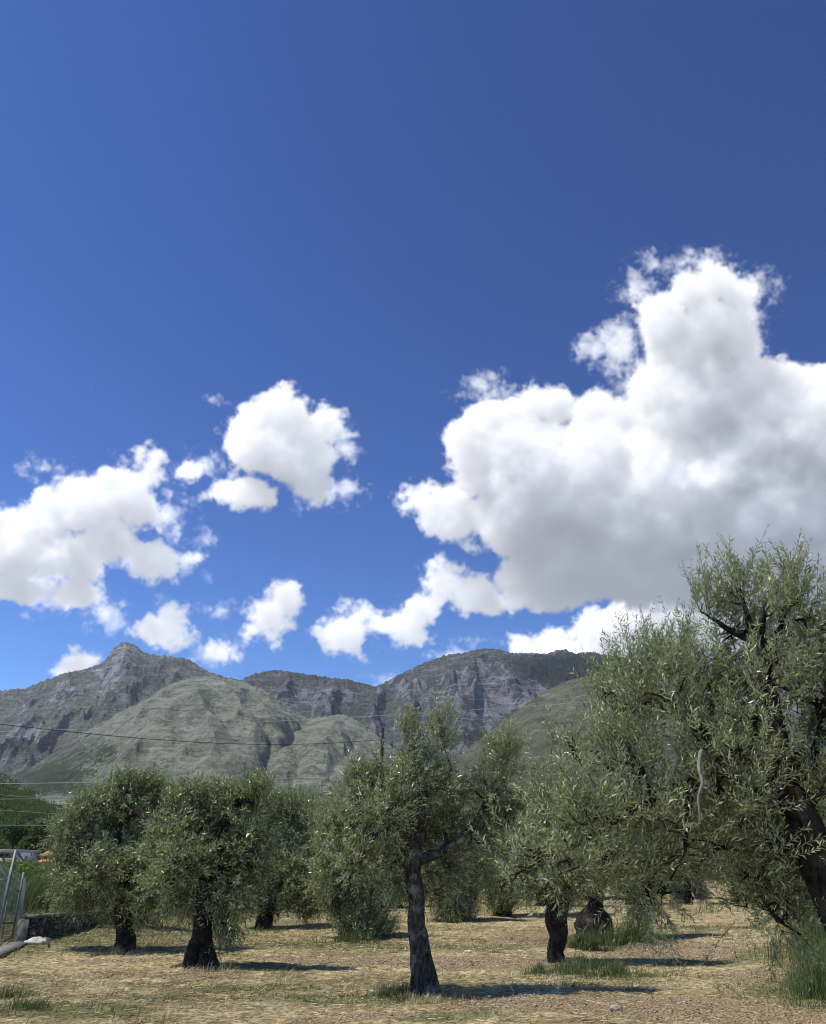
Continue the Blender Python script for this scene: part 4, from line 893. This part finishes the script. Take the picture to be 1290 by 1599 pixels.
# wooded hill at the left
HL = [(-330, 1180), (-150, 1200), (-50, 1212), (0, 1222), (20, 1228), (33, 1240), (55, 1252), (85, 1266), (105, 1283), (150, 1308), (220, 1332), (330, 1350)]
MH = mountain_mat('wooded_hill', (0.07, 0.085, 0.035), (0.14, 0.13, 0.09), (0.03, 0.042, 0.016), -.3, .1)
hill = mountain('hill', 'low wooded hill at the left behind the houses', HL, 430, 170, MH, 0.0, 3.3, bend=0.9, nr=80, nc=160, jag=0, foot=-1, wl=.3)
hc = ss(HL); rng = np.random.default_rng(19); balls = []
for i in range(900):
    u = rng.uniform(max(hc[0, 0], -.66), -0.28); T = rng.random()**.8
    s = np.interp(u, hc[:, 0], hc[:, 1]); Y = 170*(1+0.10*float(pn(u*9.0, 3.3*5.1)))*(1-T)+430*T
    Z = -1+(s*430+CAMZ+1)*T**.9; r = rng.uniform(1.6, 4.2)*(1.0 if rng.random() < .8 else 1.5)
    balls.append(((u*Y, Y, Z+r*.2), (r, r, r*rng.uniform(.6, 1.0)), int(34*r), 0.20*r**.5))
leafmass('woodland', 'dense green scrub and trees covering the low hill at the left', balls, SHR, 4, kind='stuff')
# dark trees behind the houses
for (px, py, hw, hh, D, lb, sd) in [(62, 1322, 28, 34, 160, 'dark round tree behind the small terracotta house', 1), (22, 1306, 26, 22, 165, 'dark tree above the flat roofed white house', 2), (95, 1320, 20, 26, 155, 'dark tree at the right of the terracotta house', 3)]:
    k = D/CP/FPX; c = P(px, py, D); z0 = float(ground_z(c.x, D)); r = empty('tree', (c.x, D, z0), lb, 'tree', 'dark trees by the houses')
    V, F = tube([[c.x, D, z0-.1], [c.x+.2, D, c.z]], [.25, .12], n=8, seg=.8); npmesh('trunk', V, fixtri(F), BARKD, r)
    rng = np.random.default_rng(sd+40); V = []; F = []; n0 = 0
    for j in range(9):
        a = rng.normal(size=3); C = np.array(c)+a/np.linalg.norm(a)*np.array([hw, hw, hh])*k*.55
        v, f = cards(C, np.array([hw, hw, hh])*k*.5, 260, .34, rng); V.append(v); F.append(f+n0); n0 += len(v)
    npmesh('crown', np.concatenate(V), np.concatenate(F), SHR, r, tone=rng.random(n0//4)*.7)
# far hedge across the back of the grove
rng = np.random.default_rng(29); balls = []
for i in range(420):
    D = rng.uniform(88, 120); x = rng.uniform(-.62, .62)*D; r = rng.uniform(1.0, 2.3)
    balls.append(((x, D, float(ground_z(x, D))+r*.4), (r*1.2, r, r*rng.uniform(.8, 1.25)), 110, 0.20))
leafmass('hedge', 'dark scrub line along the far side of the grove', balls, SHR, 5, kind='stuff')
# shrubs behind the wall at the left
for (px, py, rx, ry, D, mm, lb) in [(62, 1400, 20, 28, 31, SHRB, 'bright green feathery bush behind the wall, nearest the netting'), (100, 1412, 26, 20, 32, SHRB, 'low green bush behind the middle of the wall'),
        (130, 1385, 30, 30, 38, SHR, 'dark green bush under the left side of the leftmost olive'), (90, 1375, 26, 22, 48, SHRB, 'green bush further back below the terracotta house'), (30, 1372, 34, 24, 52, SHRB, 'green bush behind the netting, below the white house'),
        (250, 1408, 30, 16, 44, SHR, 'dark low bush between the first and second olive trunks'), (300, 1410, 20, 12, 46, SHR, 'small dark bush left of the second olive trunk'),
        (175, 1385, 30, 24, 46, SHR, 'dark bush behind the trunk of the leftmost olive'), (-20, 1400, 34, 30, 36, SHR, 'bush behind the netting at the left edge')]:
    k = D/CP/FPX; c = P(px, py, D); bl = []; rng = np.random.default_rng(int(px)+200)
    for j in range(7):
        a = unit(rng.normal(size=3)); bl.append((np.array(c)+a*np.array([rx, rx, ry])*k*.5, np.array([rx, rx, ry])*k*.62, 420, .055+.0008*D))
    for j in range(3): bl.append((np.array([c.x+rng.normal()*rx*k*.4, c.y, (c.z+float(ground_z(c.x, D)))/2]), np.array([rx*k*.7, rx*k*.6, max(.3, (c.z-float(ground_z(c.x, D)))*.7)]), 300, .055+.0008*D))
    leafmass('shrub', lb, bl, mm, int(px)+77, cat='shrub', group='shrubs beyond the wall')
rng = np.random.default_rng(61)

# ------------------------------------------------------------------ wall, kerb, fences
def boxes(lst):
    V = []; F = []; n = 0
    for (a, b_) in lst:      # axis aligned (min, max)
        x0, y0, z0 = a; x1, y1, z1 = b_
        V.append(np.array([[x0,y0,z0],[x1,y0,z0],[x1,y1,z0],[x0,y1,z0],[x0,y0,z1],[x1,y0,z1],[x1,y1,z1],[x0,y1,z1]], float))
        F.append(np.array([[0,3,2,1],[4,5,6,7],[0,1,5,4],[1,2,6,5],[2,3,7,6],[3,0,4,7]])+n); n += 8
    return np.concatenate(V), np.concatenate(F)
def bar(a, b_, w, t=None, up=(0, 0, 1)):
    a = np.array(a, float); b_ = np.array(b_, float); d = unit(b_-a); s = np.cross(d, up)
    if np.linalg.norm(s) < 1e-3: s = np.array([1.0, 0, 0])
    s = unit(s); u = np.cross(s, d); t = t or w
    V = np.array([p+s*w/2*i+u*t/2*j for p in (a, b_) for i, j in ((-1, -1), (1, -1), (1, 1), (-1, 1))])
    return V, np.array([[0,1,2,3],[7,6,5,4],[0,4,5,1],[1,5,6,2],[2,6,7,3],[3,7,4,0]])
def bars(lst, w, t=None):
    g = Geo()
    for a, b_ in lst: g.add(*bar(a, b_, w, t))
    return g.out()
WL = G(43, 1470); DW = WL.y
pA = Vector((WL.x, DW, 0)); zt = P(43, 1434, DW).z
DB = 40.0; pB = P(345, 1412, DB); ztB = pB.z
stone_m, t, b = mat('wall_stone', .95, .1)
p = t.n('ShaderNodeTexCoord').outputs['Object']
nn = noise(t, p, 1.6, 6, .65); n2 = noise(t, p, 9.0, 6, .7)
vo = t.n('ShaderNodeTexVoronoi', {'Vector': t.vmath('MULTIPLY', p, (1, 1, 1.7)), 'Scale': 4.5}, feature='DISTANCE_TO_EDGE').outputs[0]
c = mixc(t, ramp(t, n2, .35, .65), (0.10, 0.085, 0.07), (0.27, 0.24, 0.20)); c = mixc(t, ramp(t, nn, .5, .7), c, (0.07, 0.065, 0.05)); c = mixc(t, ramp(t, vo, 0.0, 0.05), (0.05, 0.045, 0.04), c)
t.t.links.new(c, b.inputs['Base Color']); bp = t.n('ShaderNodeBump', {'Height': t.math('ADD', ramp(t, vo, 0, .08), n2), 'Strength': 1.0, 'Distance': .06}); t.t.links.new(bp.outputs[0], b.inputs['Normal'])
CONC = plain('concrete', (0.19, 0.175, 0.145), .9, .2, .2, 6, bump=.3)
wr = empty('stone_wall', (WL.x, DW, 0), 'low dark stone wall with concrete coping running behind the leftmost olive', 'wall')
dv = Vector((pB.x-pA.x, DB-DW, 0)); Lw = dv.length; dv.normalize(); sv = Vector((-dv.y, dv.x, 0))
nseg = 90; gW = Geo(); th = .32
rows = []
for i in range(nseg+1):
    f = i/nseg; q = pA+dv*(Lw*f); z = zt+(ztB-zt)*f
    j = [0.02*mnoise.noise(Vector((i*.7, k*2.1, 1))) for k in range(6)]
    rows.append([[*(q-sv*(th/2+j[0]))[:2], -.6], [*(q-sv*(th/2+j[1]))[:2], z*.3], [*(q-sv*(th/2+j[2]))[:2], z*.65], [*(q-sv*(th/2+j[3]))[:2], z+.0], [*(q+sv*th/2)[:2], z], [*(q+sv*th/2)[:2], -.6]])
A = np.array(rows).reshape(-1, 3); F = []
for i in range(nseg):
    for k in range(5): F.append([i*6+k, i*6+6+k, i*6+7+k, i*6+1+k])
F.append([0, 1, 2, 3]); F.append([0, 3, 4, 5]); F.append([nseg*6+3, nseg*6+2, nseg*6+1, nseg*6]); F.append([nseg*6+5, nseg*6+4, nseg*6+3, nseg*6])
npmesh('masonry', A, np.array(F), stone_m, wr)
V, F = bar(pA+Vector((0, 0, zt+.035))-dv*.04, pA+dv*Lw+Vector((0, 0, ztB+.035)), th+.06, .06); npmesh('coping', V, F, plain('weathered_coping', (0.16, 0.15, 0.13), .9, .2, .3, 6, bump=.4), wr)
V, F = boxes([((WL.x-.20, DW-.18, -.3), (WL.x-.03, DW+.25, zt-.02))]); npmesh('end_block', V, F, plain('rendered_block', (0.25, 0.235, 0.205), .9, .2, .2, 8, bump=.4), wr)
# stepped kerb under the netting
kr = [(Vector(G(30, 1478))), (Vector(G(8, 1490)))]
k0 = G(-40, 1506); k1 = G(43, 1470)
V, F = bar((k0.x, k0.y, k0.z+.01), (k1.x-.02, k1.y-.15, k1.z+.01), .34, .05)
tag(npmesh('kerb', V, F, CONC), 'pale concrete kerb at the foot of the netting', 'kerb')
# court netting with steel posts
STEEL = plain('galvanised_steel', (0.20, 0.22, 0.225), .55, .4, .25, 8, metal=.3)
NETM = plain('green_net', (0.16, 0.22, 0.18), .7, .3, .2, 5)
fr = empty('netting_fence', (kr[1].x-.6, kr[1].y, kr[1].z), 'tall green netting fence on leaning steel posts at the left edge', 'fence')
def pole(px0, py0, px1, py1, D0, D1, w): return P(px0, py0, D0), P(px1, py1, D1), w
for (x0, y0, x1, y1, D0, D1, w) in [(-8, 1480, 25, 1327, 19.5, 19.5, .05), (17, 1474, 37, 1362, 21.0, 21.0, .035), (-6, 1450, 18, 1352, 20.2, 20.2, .028), (2, 1470, 12, 1400, 20.6, 20.6, .025), (32, 1468, 40, 1372, 22.6, 22.6, .03)]:
    V, F = bar(P(x0, y0, D0), P(x1, y1, D1), w); npmesh('post', V, F, STEEL, fr)
for (x0, y0, x1, y1, D0, D1, w) in [(-12, 1442, 22, 1441, 20, 21, .035), (-12, 1382, 32, 1392, 20, 21, .02), (25, 1329, 38, 1345, 19.5, 22, .03), (-20, 1375, 25, 1372, 19.6, 19.7, .02)]:
    V, F = bar(P(x0, y0, D0), P(x1, y1, D1), w); npmesh('rail', V, F, STEEL, fr)
def net(c00, c10, c01, c11, nx, nz, w):
    L = []
    a, b_, c_, d_ = [np.array(q, float) for q in (c00, c10, c01, c11)]
    for i in range(nx+1): f = i/nx; L.append((a*(1-f)+b_*f, c_*(1-f)+d_*f))
    for i in range(nz+1): f = i/nz; L.append((a*(1-f)+c_*f, b_*(1-f)+d_*f))
    return bars(L, w)
V, F = net(P(-14, 1478, 19.9), P(17, 1474, 21.0), P(-2, 1345, 19.9), P(36, 1366, 21.0), 22, 38, .0065); npmesh('net', V, F, NETM, fr)
V, F = net(P(17, 1474, 21.0), P(33, 1462, 22.6), P(36, 1366, 21.0), P(41, 1374, 22.6), 16, 32, .0055); npmesh('net', V, F, NETM, fr)
# thin wire fence standing on the wall
fw = empty('wire_fence', (pA.x, pA.y, zt), 'thin rusty wire fence standing on top of the stone wall', 'fence')
DARKM = plain('rusty_iron', (0.07, 0.055, 0.045), .8, .3, .2, 10)
tops = []
for i, f in enumerate([.04, .10, .19, .30, .42, .55, .69, .84, .99]):
    q = pA+dv*(Lw*f); z = zt+(ztB-zt)*f+.07; h = 1.25 if i != 1 else 1.25
    V, F = bar((q.x, q.y, z-.05), (q.x+.05, q.y, z+h), .028); npmesh('post', V, F, DARKM, fw); tops.append((Vector((q.x+.01, q.y, z)), h))
L = []
for (a, h), (b_, h2) in zip(tops[:-1], tops[1:]):
    for k in range(14):
        L.append((a+Vector((.03, 0, h*(k+.5)/14)), b_+Vector((.03, 0, h2*(k+.5)/14))))
    n = int((b_-a).length/.12)
    for k in range(n):
        f = k/n; q = a*(1-f)+b_*f; L.append((q+Vector((.03, 0, .03)), q+Vector((.03, 0, h*.97))))
V, F = bars(L, .0035); npmesh('mesh_wire', V, F, DARKM, fw)

# ------------------------------------------------------------------ houses
def house_parts(root, xl, xr, yt, yb, D, depth, wallm, z0=None):
    a = P(xl, yt, D); b_ = P(xr, yb, D); z0 = -.3 if z0 is None else z0
    V, F = boxes([((a.x, D, z0), (b_.x, D+depth, a.z))]); npmesh('wall', V, F, wallm, root)
    return a, b_
WHITE = plain('white_plaster', (0.62, 0.62, 0.66), .85, .2, .08, 1); BLUEG = plain('shaded_plaster', (0.40, 0.43, 0.52), .85, .2, .08, 1)
PEACH = plain('peach_plaster', (0.50, 0.38, 0.29), .9, .2, .1, 1); TERR = plain('terracotta_tiles', (0.45, 0.20, 0.11), .9, .2, .25, 3, bump=.4)
GLASS = plain('dark_window', (0.03, 0.035, 0.045), .15, .5, .1, 1); SLAB = plain('lilac_slab', (0.45, 0.40, 0.43), .85, .2, .1, 1)
Dh = 132.0
h1 = empty('house', (P(10, 1350, Dh).x, Dh, 0), 'pale flat roofed house with a roof terrace railing at the left edge', 'house', 'houses behind the grove')
a, b_ = house_parts(h1, -45, 24, 1331, 1352, Dh, 7, BLUEG)
V, F = boxes([((a.x-.3, Dh-.8, a.z+.003), (b_.x+.4, Dh+7.3, a.z+.38))]); npmesh('roof', V, F, SLAB, h1)
for px in (-12, 1, 12):
    q = P(px, 1338, Dh); V, F = boxes([((q.x-.45, Dh-.03, q.z-.6), (q.x+.45, Dh+.1, q.z+.45))]); npmesh('window', V, F, GLASS, h1)
q0 = P(26, 1333, Dh-.5); q1 = P(37, 1341, Dh-.5); L = []
for (xa, za, xb, zb) in [(q0.x, q0.z, q1.x, q0.z-.5), (q0.x, q0.z-.35, q1.x, q0.z-.85), (q1.x, q0.z-.5, q1.x, q0.z-1.6), (q0.x, q0.z, q0.x, q0.z-1.5), (q0.x, q0.z-1.2, q1.x, q0.z-1.6)]: L.append(((xa, Dh-.5, za), (xb, Dh-.5, zb)))
V, F = bars(L, .07); npmesh('railing', V, F, WHITE, h1)
V, F = boxes([((q0.x-.1, Dh-.45, -.3), (q1.x+.1, Dh+5, q0.z-1.6))]); npmesh('terrace', V, F, WHITE, h1)
h2 = empty('house', (P(5, 1350, Dh-6).x, Dh-6, 0), 'low beige annex with orange roof edge before the flat roofed house', 'house', 'houses behind the grove')
a, b_ = house_parts(h2, -30, 14, 1340, 1355, Dh-6, 4, plain('beige_plaster', (0.52, 0.44, 0.34), .9, .2, .1, 1))
V, F = boxes([((a.x, Dh-6.6, P(0, 1349, Dh-6).z), (b_.x+.3, Dh-6.004, P(0, 1346, Dh-6).z))]); npmesh('roof_edge', V, F, TERR, h2)
h3 = empty('house', (P(77, 1345, Dh).x, Dh, 0), 'small peach house with a terracotta roof beside the leftmost olive', 'house', 'houses behind the grove')
a, b_ = house_parts(h3, 65, 90, 1337, 1350, Dh, 5, PEACH)
def gable(x0, x1, y0, y1, z, h, ov):
    ym = (y0+y1)/2; V = np.array([[x0-ov, y0-ov, z], [x1+ov, y0-ov, z], [x1+ov, y1+ov, z], [x0-ov, y1+ov, z], [x0-ov+.4, ym, z+h], [x1+ov-.4, ym, z+h]])
    V2 = V-np.array([0, 0, .12]); V2[4:] = V[4:]-[0, 0, .12]
    A = np.concatenate([V, V2]); F = [np.array([[0, 1, 5, 4], [2, 3, 4, 5], [7, 6, 10, 11], [9, 8, 11, 10], [0, 6, 7, 1], [1, 7, 8, 2], [2, 8, 9, 3], [3, 9, 6, 0]]), np.array([[1, 2, 5], [3, 0, 4], [8, 7, 11], [6, 9, 10]])]
    return A, F
V, F = gable(a.x, b_.x, Dh, Dh+5, a.z+.125, .75, .35); npmesh('roof', V, F, TERR, h3)
for px in (71, 79, 85):
    q = P(px, 1343, Dh); V, F = boxes([((q.x-.28, Dh-.03, q.z-.5), (q.x+.28, Dh+.1, q.z+.4))]); npmesh('window', V, F, GLASS, h3)
h4 = empty('house', (P(62, 1350, Dh-8).x, Dh-8, 0), 'orange tiled lean-to roof in front of the peach house', 'shed', 'houses behind the grove')
a, b_ = house_parts(h4, 56, 72, 1349, 1355, Dh-8, 3, PEACH)
V, F = gable(a.x, b_.x, Dh-8, Dh-5, a.z+.125, .5, .2); npmesh('roof', V, F, TERR, h4)

# ------------------------------------------------------------------ pole and power lines
POLE = plain('dark_pole_wood', (0.045, 0.04, 0.035), .85, .2, .2, 3)
DP = 60.0; tp = P(597, 1137, DP)
pr = empty('utility_pole', (tp.x, DP, 0), 'dark wooden utility pole rising behind the centre tree', 'utility pole')
V, F = tube([[tp.x, DP, -.1], [tp.x, DP, tp.z]], [.15, .11], n=12, seg=1, rough=.02); npmesh('post', V, fixtri(F), POLE, pr)
wz = P(597, 1155, DP).z
V, F = bar((tp.x-.12, DP-.1, wz), (tp.x+.16, DP-.1, wz), .06); npmesh('bracket', V, F, STEEL, pr)
WPALE = plain('pale_cable', (0.42, 0.45, 0.40), .5, .4, .05, 1); WDARK = plain('dark_cable', (0.05, 0.05, 0.05), .6, .3, .05, 1)
def wire(label, pts, D0, D1, w, m):
    px = [p_[0] for p_ in pts]; py = [p_[1] for p_ in pts]; C = []
    for i in range(49):
        f = i/48; x = px[0]+(px[-1]-px[0])*f
        # quadratic through the given points keeps the sag smooth
        co = np.polyfit(px, py, min(3, len(px)-1)) if i == 0 else co
        C.append(list(P(x, float(np.polyval(co, x)), D0+(D1-D0)*f)))
    V, F = tube(C, [w]*len(C), n=6, seg=1.0, rough=0, cap=False)
    tag(npmesh('power_line', V, F, m), label, 'power line', 'power lines crossing the valley')
wire('thick dark sagging cable running from the upper left to the utility pole', [(-250, 1106), (0, 1130), (250, 1157), (420, 1161), (597, 1155)], 42, DP-.1, .020, WDARK)
wire('dark cable dropping to the right from the utility pole into the trees', [(597, 1155), (640, 1180), (900, 1262), (1400, 1330)], DP-.1, 70, .016, WDARK)
wire('highest thin pale cable crossing in front of the mountains', [(-250, 1146), (0, 1142), (330, 1131), (760, 1107), (1500, 1050)], 75, 90, .018, WPALE)
wire('pale cable level with the tops of the left olive crowns', [(-250, 1225), (0, 1223), (250, 1221), (530, 1213), (1500, 1180)], 34, 46, .014, WPALE)
wire('lower pale cable just under the one level with the crowns', [(-250, 1248), (0, 1247), (130, 1247), (430, 1239), (705, 1229), (1500, 1195)], 34, 46, .014, WPALE)
wire('thin cable slanting down to meet the lower pale cable at the left', [(-250, 1222), (0, 1241), (60, 1246), (200, 1258)], 40, 48, .009, WPALE)
wire('thin cable crossing the wooded hill, higher of two', [(-250, 1256), (0, 1265), (90, 1271), (300, 1284)], 44, 56, .010, WPALE)
wire('straight pale cable across the wooded hill, lower of two', [(-250, 1288), (0, 1288.5), (90, 1289), (300, 1289)], 44, 50, .012, WPALE)
# lattice mast far away on the slope
mp = P(330, 1163, 1700); mr = empty('pylon', (mp.x, mp.y, mp.z-22), 'tiny grey lattice mast on the pale slope', 'pylon')
hN = P(330, 1140, 1700).z-mp.z
L = []
for sx in (-1, 1):
    L.append(((mp.x+sx*2.2, mp.y, mp.z-22), (mp.x+sx*.5, mp.y, mp.z+hN)))
for k in range(7): f = k/7; L.append(((mp.x-2.2*(1-f*.8), mp.y, mp.z+hN*f), (mp.x+2.2*(1-f*.8)*.9, mp.y, mp.z+hN*(f+.12))))
V, F = bars(L, .45); npmesh('lattice', V, F, STEEL, mr)
V, F = bars([((mp.x-5, mp.y, mp.z+hN*.8), (mp.x+5, mp.y, mp.z+hN*.8)), ((mp.x-4, mp.y, mp.z+hN*.95), (mp.x+4, mp.y, mp.z+hN*.95))], .5); npmesh('arm', V, F, STEEL, mr)
# ------------------------------------------------------------------ air between here and the mountains
V, F = boxes([((-9400, -200, -62), (9400, 9300, 1150))])
hm = bpy.data.materials.new('air'); hm.use_nodes = True; t = NT(hm.node_tree); t.t.nodes.clear()
pv = t.n('ShaderNodeVolumePrincipled', {'Color': (0.80, 0.88, 1.0, 1), 'Density': HAZE, 'Anisotropy': 0.2})
o = t.n('ShaderNodeOutputMaterial'); t.t.links.new(pv.outputs[0], o.inputs['Volume'])
if HAZE > 0: tag(npmesh('haze', V, F, hm), 'faint blue haze over the valley', kind='stuff')
